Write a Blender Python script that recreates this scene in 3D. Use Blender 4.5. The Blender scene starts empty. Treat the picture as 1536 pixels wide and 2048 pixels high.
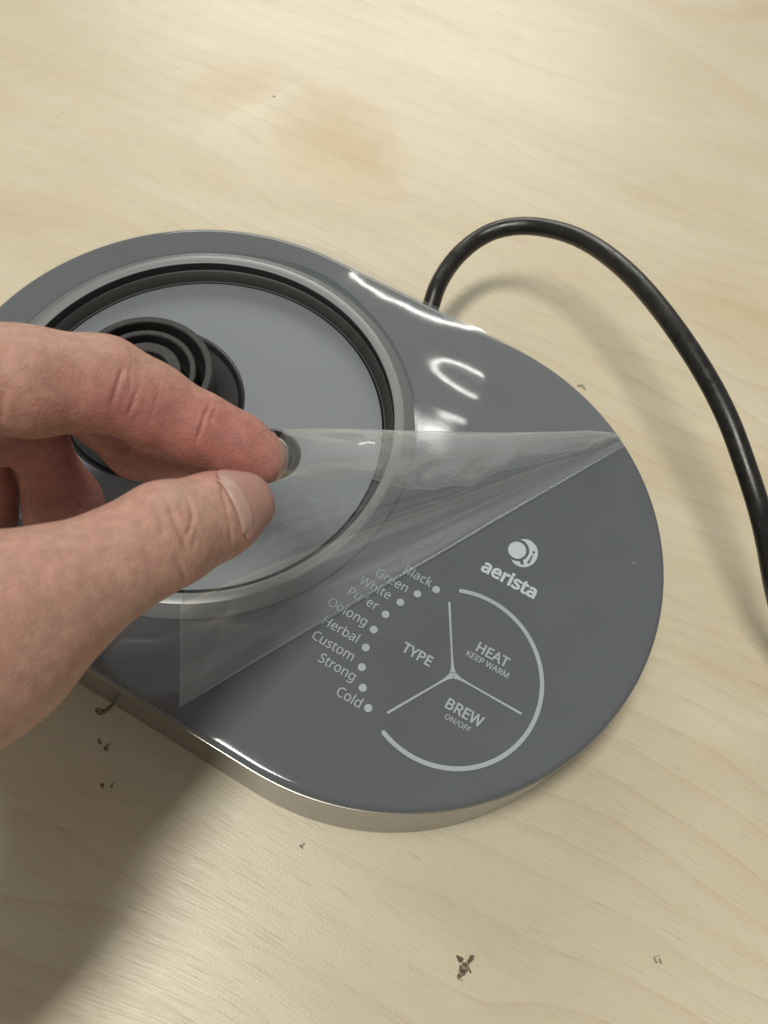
import bpy, bmesh, math, random, json
import numpy as np
from mathutils import Vector, Matrix

scene = bpy.context.scene
coll = scene.collection
random.seed(7)

# ------------------------------------------------------------------ camera, world, lamps
R = 0.080            # end radius of the base, metres
ZT = 0.0403          # height of the glass plate above the table
cam_d = bpy.data.cameras.new("camera")
cam = bpy.data.objects.new("camera", cam_d)
coll.objects.link(cam)
scene.camera = cam
cam_d.sensor_fit = 'VERTICAL'
cam_d.sensor_height = 24.0
cam_d.lens = 24.0 * 1580.707 / 2048.0
cam_d.clip_start = 0.01
cam_d.clip_end = 50.0
cam.matrix_world = Matrix([[0.86845, -0.471492, 0.153265, 0.101397], [0.488884, 0.763054, -0.422777, -0.09865], [0.082386, 0.44209, 0.893179, 0.252019], [0.0, 0.0, 0.0, 1.0]])
cam_d.dof.use_dof = True
cam_d.dof.focus_distance = 0.225
cam_d.dof.aperture_fstop = 15.0

world = bpy.data.worlds.new("World")
scene.world = world
world.use_nodes = True
wn = world.node_tree.nodes
wn["Background"].inputs[0].default_value = (1.0, 0.96, 0.875, 1)
wn["Background"].inputs[1].default_value = 0.28

def ceiling_or_fill_lamp(name, az, zen, dist, sx, sy, power, col, spin):
    l = bpy.data.lights.new(name, 'AREA')
    l.shape = 'RECTANGLE'
    l.size, l.size_y = sx, sy
    l.energy = power
    l.color = col
    o = bpy.data.objects.new(name, l)
    coll.objects.link(o)
    a, z = math.radians(az), math.radians(zen)
    tgt = Vector((0.06, 0.0, ZT))
    d = Vector((math.sin(z) * math.cos(a), math.sin(z) * math.sin(a), math.cos(z)))
    o.location = tgt + d * dist
    xa = Vector((math.cos(math.radians(spin)), math.sin(math.radians(spin)), 0))
    xa = (xa - d * xa.dot(d)).normalized()
    ya = d.cross(xa)
    o.rotation_euler = Matrix((xa, ya, d)).transposed().to_euler()
    return o

ceiling_or_fill_lamp("ceiling_or_fill_lamp", -130, 14.5, 1.9, 0.62, 0.27, 24.5, (1.0, 0.97, 0.865), 76)
ceiling_or_fill_lamp("ceiling_or_fill_lamp", 107.5, 34.3, 2.1, 0.20, 0.045, 0.40, (1.0, 0.97, 0.92), -4)
ceiling_or_fill_lamp("ceiling_or_fill_lamp", 117, 63.0, 1.8, 1.1, 0.5, 12.0, (1.0, 0.975, 0.885), 27)  # added fill lamp, brightens the far side of the table top

scene.view_settings.view_transform = 'Standard'
scene.view_settings.look = 'None'
scene.view_settings.exposure = 0.0
scene.view_settings.gamma = 1.0
scene.cycles.max_bounces = 10
scene.cycles.transparent_max_bounces = 16
scene.cycles.caustics_reflective = False
scene.cycles.sample_clamp_indirect = 2.0
scene.cycles.blur_glossy = 1.0

# ------------------------------------------------------------------ helpers
def new_mat(name):
    m = bpy.data.materials.new(name)
    m.use_nodes = True
    nt = m.node_tree
    return m, nt, nt.nodes["Principled BSDF"]

def nd(nt, kind, **kw):
    n = nt.nodes.new(kind)
    for k, v in kw.items():
        if k.startswith('i_'):
            n.inputs[k[2:].replace('_', ' ')].default_value = v
        else:
            setattr(n, k, v)
    return n

def ramp(nt, stops, interp='LINEAR'):
    r = nt.nodes.new('ShaderNodeValToRGB')
    r.color_ramp.interpolation = interp
    e = r.color_ramp.elements
    while len(e) < len(stops):
        e.new(0.5)
    for el, (p, c) in zip(e, stops):
        el.position = p
        el.color = (c[0], c[1], c[2], 1) if not isinstance(c, (int, float)) else (c, c, c, 1)
    return r

def mixc(nt, fac, a, b, blend='MIX'):
    n = nt.nodes.new('ShaderNodeMix')
    n.data_type = 'RGBA'
    n.blend_type = blend
    for s, v in ((0, fac), (6, a), (7, b)):
        if hasattr(v, 'is_output') or isinstance(v, bpy.types.NodeSocket):
            nt.links.new(v, n.inputs[s])
        elif isinstance(v, (int, float)):
            n.inputs[s].default_value = v
        else:
            n.inputs[s].default_value = (v[0], v[1], v[2], 1)
    return n.outputs[2]

def mth(nt, op, a, b=None, clamp=False):
    n = nt.nodes.new('ShaderNodeMath')
    n.operation = op
    n.use_clamp = clamp
    for i, v in enumerate((a, b)):
        if v is None:
            continue
        if isinstance(v, bpy.types.NodeSocket):
            nt.links.new(v, n.inputs[i])
        else:
            n.inputs[i].default_value = v
    return n.outputs[0]

def link_mesh(name, me, mat=None, parent=None, smooth=True, sharp=35):
    if mat is not None:
        me.materials.append(mat)
    if smooth:
        for p in me.polygons:
            p.use_smooth = True
        if sharp:
            me.set_sharp_from_angle(angle=math.radians(sharp))
    o = bpy.data.objects.new(name, me)
    coll.objects.link(o)
    if parent is not None:
        o.parent = parent
    return o

def mesh_obj(name, verts, faces, mat=None, parent=None, smooth=True, sharp=35):
    me = bpy.data.meshes.new(name)
    me.from_pydata([tuple(v) for v in verts], [], faces)
    me.update()
    return link_mesh(name, me, mat, parent, smooth, sharp)

def tag(o, label=None, cat=None, group=None, kind=None):
    for k, v in (('label', label), ('category', cat), ('group', group), ('kind', kind)):
        if v:
            o[k] = v
    return o

DX = 0.89911 * R          # distance between the two end-circle centres

def stadium(inset, n=72):
    """outline of the base, inset by a distance, as (x, y) points anticlockwise"""
    r = R - inset
    pts = []
    for i in range(n + 1):
        a = math.pi / 2 + math.pi * i / n
        pts.append((r * math.cos(a), r * math.sin(a)))
    for i in range(n + 1):
        a = -math.pi / 2 + math.pi * i / n
        pts.append((DX + r * math.cos(a), r * math.sin(a)))
    # a few points along the straight sides keep the faces even
    out = []
    for i, p in enumerate(pts):
        out.append(p)
        q = pts[(i + 1) % len(pts)]
        if abs(q[0] - p[0]) > DX * 0.5:
            for k in range(1, 8):
                out.append((p[0] + (q[0] - p[0]) * k / 8, p[1] + (q[1] - p[1]) * k / 8))
    return out

def loft(loops, cap_first=False, cap_last=False):
    n = len(loops[0])
    verts = [v for l in loops for v in l]
    faces = []
    for k in range(len(loops) - 1):
        for i in range(n):
            j = (i + 1) % n
            faces.append((k * n + i, k * n + j, (k + 1) * n + j, (k + 1) * n + i))
    if cap_first:
        faces.append(tuple(range(n))[::-1])
    if cap_last:
        faces.append(tuple(range((len(loops) - 1) * n, len(loops) * n)))
    return verts, faces

def lathe(name, cx, cy, prof, mat, parent, n=160, cap_first=False, cap_last=False, sharp=35):
    loops = [[(cx + r * math.cos(2 * math.pi * i / n), cy + r * math.sin(2 * math.pi * i / n), z) for i in range(n)] for r, z in prof]
    v, f = loft(loops, cap_first, cap_last)
    return mesh_obj(name, v, f, mat, parent, True, sharp)

# ------------------------------------------------------------------ materials
def m_simple(name, col, rough, metal=0.0, spec=0.5, noise=0.0, nscale=300.0, bump=0.0, bscale=1500.0):
    m, nt, b = new_mat(name)
    b.inputs['Base Color'].default_value = (*col, 1)
    b.inputs['Roughness'].default_value = rough
    b.inputs['Metallic'].default_value = metal
    b.inputs['Specular IOR Level'].default_value = spec
    tc = nd(nt, 'ShaderNodeTexCoord')
    if noise:
        t = nd(nt, 'ShaderNodeTexNoise', i_Scale=nscale, i_Detail=4.0)
        nt.links.new(tc.outputs['Object'], t.inputs['Vector'])
        r = ramp(nt, [(0.3, tuple(c * (1 - noise) for c in col)), (0.7, tuple(c * (1 + noise) for c in col))])
        nt.links.new(t.outputs['Fac'], r.inputs[0])
        nt.links.new(r.outputs[0], b.inputs['Base Color'])
        rr = ramp(nt, [(0.3, max(0, rough - noise * 0.2)), (0.7, min(1, rough + noise * 0.2))])
        nt.links.new(t.outputs['Fac'], rr.inputs[0])
        nt.links.new(rr.outputs[0], b.inputs['Roughness'])
    if bump:
        t2 = nd(nt, 'ShaderNodeTexNoise', i_Scale=bscale, i_Detail=3.0)
        nt.links.new(tc.outputs['Object'], t2.inputs['Vector'])
        bp = nd(nt, 'ShaderNodeBump', i_Strength=bump, i_Distance=0.0002)
        nt.links.new(t2.outputs['Fac'], bp.inputs['Height'])
        nt.links.new(bp.outputs[0], b.inputs['Normal'])
    return m

MAT_GLASS = m_simple("grey_back_printed_glass", (0.102, 0.114, 0.126), 0.045, noise=0.04, nscale=60)
MAT_RIM = m_simple("satin_silver_paint", (0.23, 0.24, 0.25), 0.38, metal=0.35, bump=0.12, bscale=6000)
MAT_DISC = m_simple("satin_aluminium", (0.188, 0.209, 0.229), 0.48, metal=0.25, bump=0.10, bscale=7000)
MAT_GROOVE = m_simple("dark_grey_seal", (0.030, 0.031, 0.031), 0.5, noise=0.1)
MAT_BLACK = m_simple("black_moulded_plastic", (0.012, 0.012, 0.013), 0.34, noise=0.15, nscale=500, bump=0.1, bscale=9000)
MAT_RING = m_simple("dark_plastic_ridge", (0.035, 0.035, 0.036), 0.42, noise=0.15, nscale=500, bump=0.1, bscale=9000)
MAT_STEEL = m_simple("brushed_steel_band", (0.31, 0.31, 0.305), 0.30, metal=1.0, noise=0.04, nscale=200)
MAT_EDGE_GLINT = m_simple("edge_glint_metal", (0.34, 0.33, 0.32), 0.28, metal=1.0)
MAT_TRIM = m_simple("black_trim", (0.015, 0.015, 0.016), 0.3)
MAT_PRINT = m_simple("light_grey_print", (0.32, 0.36, 0.39), 0.5, noise=0.04, nscale=900)
MAT_LOGO = m_simple("pale_grey_print", (0.45, 0.50, 0.55), 0.5, noise=0.04, nscale=900)
MAT_CORD = m_simple("black_rubber_cord", (0.011, 0.010, 0.010), 0.33, noise=0.4, nscale=250, bump=0.25, bscale=2500)
MAT_DIRT = m_simple("dark_dirt", (0.105, 0.082, 0.048), 0.85, noise=0.5, nscale=2500)
def ragged(m):
    nt = m.node_tree
    tc = nd(nt, 'ShaderNodeTexCoord')
    t = nd(nt, 'ShaderNodeTexNoise', i_Scale=1100.0, i_Detail=3.0)
    nt.links.new(tc.outputs['Object'], t.inputs['Vector'])
    r = ramp(nt, [(0.36, 0.10), (0.60, 0.85)])
    nt.links.new(t.outputs['Fac'], r.inputs[0])
    nt.links.new(r.outputs[0], nt.nodes["Principled BSDF"].inputs['Alpha'])
ragged(MAT_DIRT)
MAT_SCUFF = m_simple("pale_grey_scuff", (0.27, 0.225, 0.15), 0.85, noise=0.3, nscale=2500)
ragged(MAT_SCUFF)

def dusty(m):
    nt = m.node_tree
    L = nt.links
    b = nt.nodes["Principled BSDF"]
    tc = nd(nt, 'ShaderNodeTexCoord')
    v = nd(nt, 'ShaderNodeTexVoronoi', i_Scale=75.0)
    L.new(tc.outputs['Object'], v.inputs['Vector'])
    sp = ramp(nt, [(0.012, 1.0), (0.022, 0.0)])
    L.new(v.outputs['Distance'], sp.inputs[0])
    sel = ramp(nt, [(0.55, 0.0), (0.6, 1.0)])
    L.new(v.outputs['Color'], sel.inputs[0])
    src = b.inputs['Base Color'].links[0].from_socket
    col = mixc(nt, mth(nt, 'MULTIPLY', mth(nt, 'MULTIPLY', sp.outputs[0], sel.outputs[0]), 0.6), src, (0.45, 0.45, 0.44))
    L.new(col, b.inputs['Base Color'])
    # faint wiped smears change the gloss
    sm = nd(nt, 'ShaderNodeTexNoise', i_Scale=28.0, i_Detail=5.0, i_Distortion=1.5)
    L.new(tc.outputs['Object'], sm.inputs['Vector'])
    r = ramp(nt, [(0.35, 0.03), (0.75, 0.13)])
    L.new(sm.outputs['Fac'], r.inputs[0])
    L.new(r.outputs[0], b.inputs['Roughness'])
dusty(MAT_GLASS)

def wood_material():
    m, nt, b = new_mat("birch_veneer")
    L = nt.links
    tc = nd(nt, 'ShaderNodeTexCoord')
    rot = nd(nt, 'ShaderNodeMapping')
    rot.inputs['Rotation'].default_value = (0, 0, math.radians(-5))
    L.new(tc.outputs['Object'], rot.inputs['Vector'])
    def stretched(sx, sy, detail=4.0, rough=0.55, dist=0.0, off=0.0, src=None):
        mp = nd(nt, 'ShaderNodeMapping')
        mp.inputs['Scale'].default_value = (sx, sy, 1)
        mp.inputs['Location'].default_value = (off, off * 1.7, 0)
        L.new(src or rot.outputs[0], mp.inputs['Vector'])
        t = nd(nt, 'ShaderNodeTexNoise', i_Scale=1.0, i_Detail=detail, i_Roughness=rough, i_Distortion=dist)
        L.new(mp.outputs[0], t.inputs['Vector'])
        return t.outputs['Fac']
    # slow bend of the grain
    bend = nd(nt, 'ShaderNodeTexNoise', i_Scale=5.0, i_Detail=1.0)
    L.new(rot.outputs[0], bend.inputs['Vector'])
    sub = nd(nt, 'ShaderNodeVectorMath', operation='MULTIPLY_ADD')
    L.new(bend.outputs['Color'], sub.inputs[0])
    sub.inputs[1].default_value = (0.0, 0.06, 0.0)
    L.new(rot.outputs[0], sub.inputs[2])
    bent = sub.outputs[0]
    base = ramp(nt, [(0.25, (0.545, 0.474, 0.335)), (0.5, (0.597, 0.533, 0.398)), (0.75, (0.622, 0.573, 0.452))])
    L.new(stretched(7, 26, 5, 0.6, 0.6, 3.0, bent), base.inputs[0])
    col = base.outputs[0]
    # broad tan cloud figure
    cl = ramp(nt, [(0.50, 0.0), (0.72, 1.0)])
    L.new(stretched(5.0, 13.0, 3, 0.5, 1.2, 11.0, bent), cl.inputs[0])
    col = mixc(nt, mth(nt, 'MULTIPLY', cl.outputs[0], 0.45), col, (0.49, 0.385, 0.24))
    # chatoyant cross figure, running across the grain
    xf = nd(nt, 'ShaderNodeMapping')
    xf.inputs['Rotation'].default_value = (0, 0, math.radians(-52))
    xf.inputs['Scale'].default_value = (10, 90, 1)
    L.new(tc.outputs['Object'], xf.inputs['Vector'])
    xt = nd(nt, 'ShaderNodeTexNoise', i_Scale=1.0, i_Detail=3.0)
    L.new(xf.outputs[0], xt.inputs['Vector'])
    xr = ramp(nt, [(0.45, 0.0), (0.75, 1.0)])
    L.new(xt.outputs['Fac'], xr.inputs[0])
    xm = ramp(nt, [(0.48, 0.0), (0.66, 1.0)])
    L.new(stretched(6, 9, 2, 0.5, 0, 21.0), xm.inputs[0])
    col = mixc(nt, mth(nt, 'MULTIPLY', mth(nt, 'MULTIPLY', xr.outputs[0], xm.outputs[0]), 0.5), col, (0.70, 0.62, 0.46))
    # large tan patch of figure with a pale streak through it
    for (px, py, ang, lx, ly, colp, amt) in ((-0.0498, 0.1756, -27.3, 0.0521, 0.0347, (0.5, 0.39, 0.225), 0.85), (-0.1137, 0.1808, 61.6, 0.033, 0.0205, (0.52, 0.415, 0.25), 0.6), (-0.0972, 0.1688, 73.7, 0.0394, 0.0076, (0.66, 0.6, 0.45), 0.45), (0.1412, 0.1856, -22.7, 0.0427, 0.0289, (0.52, 0.41, 0.23), 0.35), (-0.0507, 0.1551, 8.5, 0.0535, 0.0159, (0.6, 0.51, 0.34), 0.35),):
        mp = nd(nt, 'ShaderNodeMapping', vector_type='TEXTURE')
        mp.inputs['Location'].default_value = (px, py, 0)
        mp.inputs['Rotation'].default_value = (0, 0, math.radians(ang))
        mp.inputs['Scale'].default_value = (lx, ly, 1)
        L.new(tc.outputs['Object'], mp.inputs['Vector'])
        wob = nd(nt, 'ShaderNodeTexNoise', i_Scale=1.6, i_Detail=4.0)
        L.new(mp.outputs[0], wob.inputs['Vector'])
        ma = nd(nt, 'ShaderNodeVectorMath', operation='MULTIPLY_ADD')
        L.new(wob.outputs['Color'], ma.inputs[0])
        ma.inputs[1].default_value = (0.9, 0.9, 0.0)
        L.new(mp.outputs[0], ma.inputs[2])
        sb = nd(nt, 'ShaderNodeVectorMath', operation='SUBTRACT')
        L.new(ma.outputs[0], sb.inputs[0])
        sb.inputs[1].default_value = (0.45, 0.45, 0.0)
        ln = nd(nt, 'ShaderNodeVectorMath', operation='LENGTH')
        L.new(sb.outputs[0], ln.inputs[0])
        rp = ramp(nt, [(0.15, 1.0), (1.0, 0.0)], 'EASE')
        L.new(ln.outputs['Value'], rp.inputs[0])
        col = mixc(nt, mth(nt, 'MULTIPLY', rp.outputs[0], amt), col, colp)
    # growth lines: long thin wavering lines about a centimetre apart
    sep = nd(nt, 'ShaderNodeSeparateXYZ')
    L.new(bent, sep.inputs[0])
    wav = stretched(3.0, 9.0, 3, 0.5, 0.4, 5.0)
    f = mth(nt, 'ADD', mth(nt, 'MULTIPLY', sep.outputs[1], 88.0), mth(nt, 'MULTIPLY', wav, 9.0))
    saw = mth(nt, 'FRACT', f)
    gl = ramp(nt, [(0.0, 0.0), (0.62, 0.10), (0.90, 0.55), (0.955, 1.0), (0.985, 0.0)])
    L.new(saw, gl.inputs[0])
    gm = ramp(nt, [(0.40, 0.12), (0.60, 1.0)])
    L.new(stretched(3, 12, 3, 0.55, 0, 9.0), gm.inputs[0])
    col = mixc(nt, mth(nt, 'MULTIPLY', mth(nt, 'MULTIPLY', gl.outputs[0], gm.outputs[0]), 0.34), col, (0.43, 0.325, 0.205))
    # short fine pores
    po = ramp(nt, [(0.60, 0.0), (0.68, 1.0)])
    pf = stretched(75, 2000, 2, 0.55, 0.0, 2.0, bent)
    L.new(pf, po.inputs[0])
    col = mixc(nt, mth(nt, 'MULTIPLY', po.outputs[0], 0.34), col, (0.36, 0.275, 0.18))
    pl = ramp(nt, [(0.58, 0.0), (0.75, 1.0)])
    L.new(stretched(90, 1100, 2, 0.5, 0.0, 31.0), pl.inputs[0])
    col = mixc(nt, mth(nt, 'MULTIPLY', pl.outputs[0], 0.16), col, (0.76, 0.69, 0.54))
    # fine blotch
    bl = ramp(nt, [(0.35, 0.975), (0.65, 1.02)])
    bt = nd(nt, 'ShaderNodeTexNoise', i_Scale=1300.0, i_Detail=2.0)
    L.new(tc.outputs['Object'], bt.inputs['Vector'])
    L.new(bt.outputs['Fac'], bl.inputs[0])
    col = mixc(nt, 1.0, col, bl.outputs[0], 'MULTIPLY')
    L.new(col, b.inputs['Base Color'])
    rr = ramp(nt, [(0.3, 0.33), (0.7, 0.43)])
    L.new(pf, rr.inputs[0])
    L.new(rr.outputs[0], b.inputs['Roughness'])
    b.inputs['Specular IOR Level'].default_value = 0.45
    bp = nd(nt, 'ShaderNodeBump', i_Strength=0.14, i_Distance=0.00025)
    hb = mth(nt, 'ADD', mth(nt, 'MULTIPLY', pf, -0.35), mth(nt, 'MULTIPLY', bt.outputs['Fac'], 1.1))
    L.new(hb, bp.inputs['Height'])
    L.new(bp.outputs[0], b.inputs['Normal'])
    return m

MAT_WOOD = wood_material()

def film_material():
    m = bpy.data.materials.new("clear_protective_film")
    m.use_nodes = True
    nt = m.node_tree
    L = nt.links
    nt.nodes.remove(nt.nodes["Principled BSDF"])
    out = nt.nodes["Material Output"]
    tc = nd(nt, 'ShaderNodeTexCoord')
    tn = nd(nt, 'ShaderNodeTexNoise', i_Scale=90.0, i_Detail=3.0)
    L.new(tc.outputs['Object'], tn.inputs['Vector'])
    bp = nd(nt, 'ShaderNodeBump', i_Strength=0.05, i_Distance=0.0008)
    L.new(tn.outputs['Fac'], bp.inputs['Height'])
    tr = nd(nt, 'ShaderNodeBsdfTransparent')
    tr.inputs[0].default_value = (0.97, 0.98, 0.98, 1)
    gl = nd(nt, 'ShaderNodeBsdfGlossy')
    gl.inputs['Color'].default_value = (1, 1, 1, 1)
    gl.inputs['Roughness'].default_value = 0.09
    L.new(bp.outputs[0], gl.inputs['Normal'])
    df = nd(nt, 'ShaderNodeBsdfDiffuse')
    df.inputs[0].default_value = (0.74, 0.79, 0.83, 1)
    tl = nd(nt, 'ShaderNodeBsdfTranslucent')
    tl.inputs[0].default_value = (0.74, 0.79, 0.83, 1)
    hz = nd(nt, 'ShaderNodeMixShader', i_Fac=0.5)
    L.new(df.outputs[0], hz.inputs[1])
    L.new(tl.outputs[0], hz.inputs[2])
    at = nd(nt, 'ShaderNodeAttribute', attribute_name="haze")
    m1 = nd(nt, 'ShaderNodeMixShader')
    L.new(at.outputs['Fac'], m1.inputs[0])
    L.new(tr.outputs[0], m1.inputs[1])
    L.new(hz.outputs[0], m1.inputs[2])
    fr = nd(nt, 'ShaderNodeFresnel', i_IOR=1.5)
    L.new(bp.outputs[0], fr.inputs['Normal'])
    m2 = nd(nt, 'ShaderNodeMixShader')
    L.new(mth(nt, 'MINIMUM', mth(nt, 'MULTIPLY', fr.outputs[0], 1.1), 0.13), m2.inputs[0])
    L.new(m1.outputs[0], m2.inputs[1])
    L.new(gl.outputs[0], m2.inputs[2])
    L.new(m2.outputs[0], out.inputs['Surface'])
    return m

MAT_FILM = film_material()

def skin_material():
    m, nt, b = new_mat("skin")
    L = nt.links
    tc = nd(nt, 'ShaderNodeTexCoord')
    at = nd(nt, 'ShaderNodeAttribute', attribute_name="red")
    n1 = nd(nt, 'ShaderNodeTexNoise', i_Scale=70.0, i_Detail=5.0, i_Roughness=0.6)
    L.new(tc.outputs['Object'], n1.inputs['Vector'])
    n2 = nd(nt, 'ShaderNodeTexNoise', i_Scale=420.0, i_Detail=3.0)
    L.new(tc.outputs['Object'], n2.inputs['Vector'])
    f = mth(nt, 'ADD', at.outputs['Fac'], mth(nt, 'MULTIPLY', mth(nt, 'SUBTRACT', n1.outputs['Fac'], 0.5), 0.75))
    cr = ramp(nt, [(0.0, (0.445, 0.300, 0.238)), (0.5, (0.430, 0.242, 0.192)), (1.0, (0.405, 0.165, 0.142))])
    L.new(f, cr.inputs[0])
    mo = ramp(nt, [(0.3, 0.86), (0.7, 1.10)])
    L.new(n2.outputs['Fac'], mo.inputs[0])
    col = mixc(nt, 1.0, cr.outputs[0], mo.outputs[0], 'MULTIPLY')
    L.new(col, b.inputs['Base Color'])
    b.inputs['Roughness'].default_value = 0.55
    b.inputs['Specular IOR Level'].default_value = 0.36
    b.inputs['Subsurface Weight'].default_value = 0.25
    b.inputs['Subsurface Radius'].default_value = (1.0, 0.35, 0.2)
    b.inputs['Subsurface Scale'].default_value = 0.0035
    # fine skin relief: cells and faint cross lines
    v = nd(nt, 'ShaderNodeTexVoronoi', i_Scale=1500.0)
    L.new(tc.outputs['Object'], v.inputs['Vector'])
    n3 = nd(nt, 'ShaderNodeTexNoise', i_Scale=260.0, i_Detail=4.0, i_Roughness=0.65)
    L.new(tc.outputs['Object'], n3.inputs['Vector'])
    v2 = nd(nt, 'ShaderNodeTexVoronoi', i_Scale=620.0, feature='DISTANCE_TO_EDGE')
    wv = nd(nt, 'ShaderNodeVectorMath', operation='MULTIPLY_ADD')
    L.new(n1.outputs['Color'], wv.inputs[0])
    wv.inputs[1].default_value = (0.004, 0.004, 0.004)
    L.new(tc.outputs['Object'], wv.inputs[2])
    L.new(wv.outputs[0], v2.inputs['Vector'])
    e2 = ramp(nt, [(0.0, 0.0), (0.16, 1.0)])
    L.new(v2.outputs['Distance'], e2.inputs[0])
    h = mth(nt, 'ADD', mth(nt, 'ADD', mth(nt, 'MULTIPLY', v.outputs['Distance'], 0.40), mth(nt, 'MULTIPLY', e2.outputs[0], 0.22)), n3.outputs['Fac'])
    bp = nd(nt, 'ShaderNodeBump', i_Strength=0.34, i_Distance=0.0005)
    L.new(h, bp.inputs['Height'])
    L.new(bp.outputs[0], b.inputs['Normal'])
    return m

MAT_SKIN = skin_material()
MAT_NAIL = m_simple("finger_nail", (0.38, 0.21, 0.18), 0.40, spec=0.5, noise=0.06, nscale=160)
MAT_LUNULA = m_simple("nail_half_moon", (0.42, 0.27, 0.235), 0.42, spec=0.5, noise=0.04, nscale=160)

# ------------------------------------------------------------------ the table
tv = []
tx0, tx1, ty0, ty1 = -0.75, 0.95, -0.45, 0.95
b_ = 0.002
loops = []
for ins, z in ((b_, -0.025), (0, -0.025 + b_), (0, -b_), (b_, 0.0)):
    loops.append([(tx0 + ins, ty0 + ins, z), (tx1 - ins, ty0 + ins, z), (tx1 - ins, ty1 - ins, z), (tx0 + ins, ty1 - ins, z)])
v, f = loft(loops, True, True)
table = mesh_obj("table_top", v, f, MAT_WOOD, None, False)
tag(table, "pale birch wood veneer table top with tan figure under everything", None, None, 'structure')

# ------------------------------------------------------------------ the appliance base
base = bpy.data.objects.new("tea_maker_base", None)
coll.objects.link(base)
base.location = (0, 0, 0)
tag(base, "grey glass tea maker base with round heating plate and touch panel", "tea maker base")

def stad_obj(name, prof, mat, cap_first=False, cap_last=False, sharp=30):
    loops = [[(x, y, z) for x, y in stadium(ins)] for ins, z in prof]
    v, f = loft(loops, cap_first, cap_last)
    return mesh_obj(name, v, f, mat, base, True, sharp)

# steel side band, standing on the table, a hair wider at the foot
INS = -0.02134 * R
stad_obj("side_band", [(0.012, 0.0012), (INS + 0.0004, 0.0008), (INS, 0.0018), (0.0003, ZT - 0.0046), (0.0010, ZT - 0.0044), (0.0030, ZT - 0.0044)], MAT_STEEL)
stad_obj("gap_shadow_strip", [(0.0004, ZT - 0.0046), (0.00005, ZT - 0.0044), (0.00005, ZT - 0.0034), (0.0006, ZT - 0.0031), (0.0040, ZT - 0.0031)], MAT_TRIM)  # black strip standing in for the shade in the gap under the glass
stad_obj("edge_glint_ring", [(0.0010, ZT - 0.0031), (-0.0001, ZT - 0.00305), (-0.00022, ZT - 0.0028), (-0.0001, ZT - 0.00255), (0.0010, ZT - 0.0025)], MAT_EDGE_GLINT)  # added bright ring standing in for the highlight along the glass edge
foot = stad_obj("base_foot", [(0.014, 0.0002), (0.012, 0.0002), (0.012, 0.004)], MAT_TRIM, cap_first=True)
CX, CY = 0.0, 0.01303 * R
RR, RIN, RD = 0.83375 * R, 0.75082 * R, 0.7109 * R
RZ, DZ = 0.03494 * R, -0.04705 * R

def glass_plate():
    """flat grey plate with a soft rounded edge and a round opening for the heating plate"""
    prof = [(0.0030, ZT - 0.0027), (0.0004, ZT - 0.0027), (0.0001, ZT - 0.0024)]
    for k in range(9):
        t = math.pi / 2 * k / 8
        prof.append((0.0019 * (1 - math.sin(t)), ZT - 0.0015 * (1 - math.cos(t))))
    prof.append((0.0038, ZT))
    prof = prof[:3] + sorted(prof[3:], key=lambda q: q[0])
    loops = [[(x, y, z) for x, y in stadium(i)] for i, z in prof]
    n = len(loops[0])
    inner = loops[-1]
    # rings from the flat edge to the opening, matched by angle round the ring centre
    last = []
    for x, y, z in inner:
        a = math.atan2(y - CY, x - CX)
        last.append((CX + (RR - 0.0015) * math.cos(a), CY + (RR - 0.0015) * math.sin(a), ZT))
    loops.append(last)
    v, f = loft(loops)
    return mesh_obj("glass_plate", v, f, MAT_GLASS, base, True, 40)
glass_plate()

rim_prof = [(RR - 0.0020, ZT - 0.0003), (RR, ZT + 0.0001), (RR + 0.0001, ZT + 0.0003), (RR - 0.0003, ZT + 0.0007), (RIN + 0.0034, ZT + RZ - 0.00035), (RIN + 0.0031, ZT + RZ - 0.00008), (RIN + 0.0028, ZT + RZ),
            (RIN + 0.0004, ZT + RZ), (RIN + 0.0001, ZT + RZ - 0.0001), (RIN, ZT + RZ - 0.0003)]
lathe("plate_rim", CX, CY, rim_prof, MAT_RIM, base, 200, sharp=20)
lathe("groove_wall", CX, CY, [(RIN, ZT + RZ - 0.0003), (RIN - 0.0001, ZT - 0.0006)], MAT_TRIM, base, 200)
lathe("rubber_seal", CX, CY, [(RIN - 0.0001, ZT - 0.0006), (RIN - 0.0006, ZT - 0.0008), (RD + 0.0010, ZT + DZ - 0.0002), (RD + 0.0005, ZT + DZ - 0.0003), (RD + 0.0002, ZT + DZ - 0.0020), (RD - 0.0006, ZT + DZ - 0.0022)], MAT_GROOVE, base, 200, sharp=50)
PX, PY = -0.2285 * R, -0.0095 * R
RP = 0.364 * R
SX, SY, RS = 0.305 * R, 0.028 * R, 0.118 * R

def heating_plate():
    """disc with two round openings, made from a filled 2-D outline"""
    c = bpy.data.curves.new("heating_plate", 'CURVE')
    c.dimensions = '2D'
    c.fill_mode = 'BOTH'
    def circ(cx, cy, r, n):
        s = c.splines.new('POLY')
        s.points.add(n - 1)
        for i in range(n):
            a = 2 * math.pi * i / n
            s.points[i].co = (cx + r * math.cos(a), cy + r * math.sin(a), 0, 1)
        s.use_cyclic_u = True
    circ(CX, CY, RD - 0.0003, 200)
    circ(PX, PY, RP, 120)
    circ(SX, SY, RS, 60)
    c.extrude = 0.00102
    c.bevel_depth = 0.00008
    c.bevel_resolution = 2
    o = bpy.data.objects.new("tmp", c)
    coll.objects.link(o)
    dg = bpy.context.evaluated_depsgraph_get()
    me = bpy.data.meshes.new_from_object(o.evaluated_get(dg))
    bpy.data.objects.remove(o)
    me.name = "heating_plate"
    me.materials.clear()
    h = link_mesh("heating_plate", me, MAT_DISC, base, True, 30)
    h.location.z = ZT + DZ - 0.0011
    return h
heating_plate()

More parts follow.
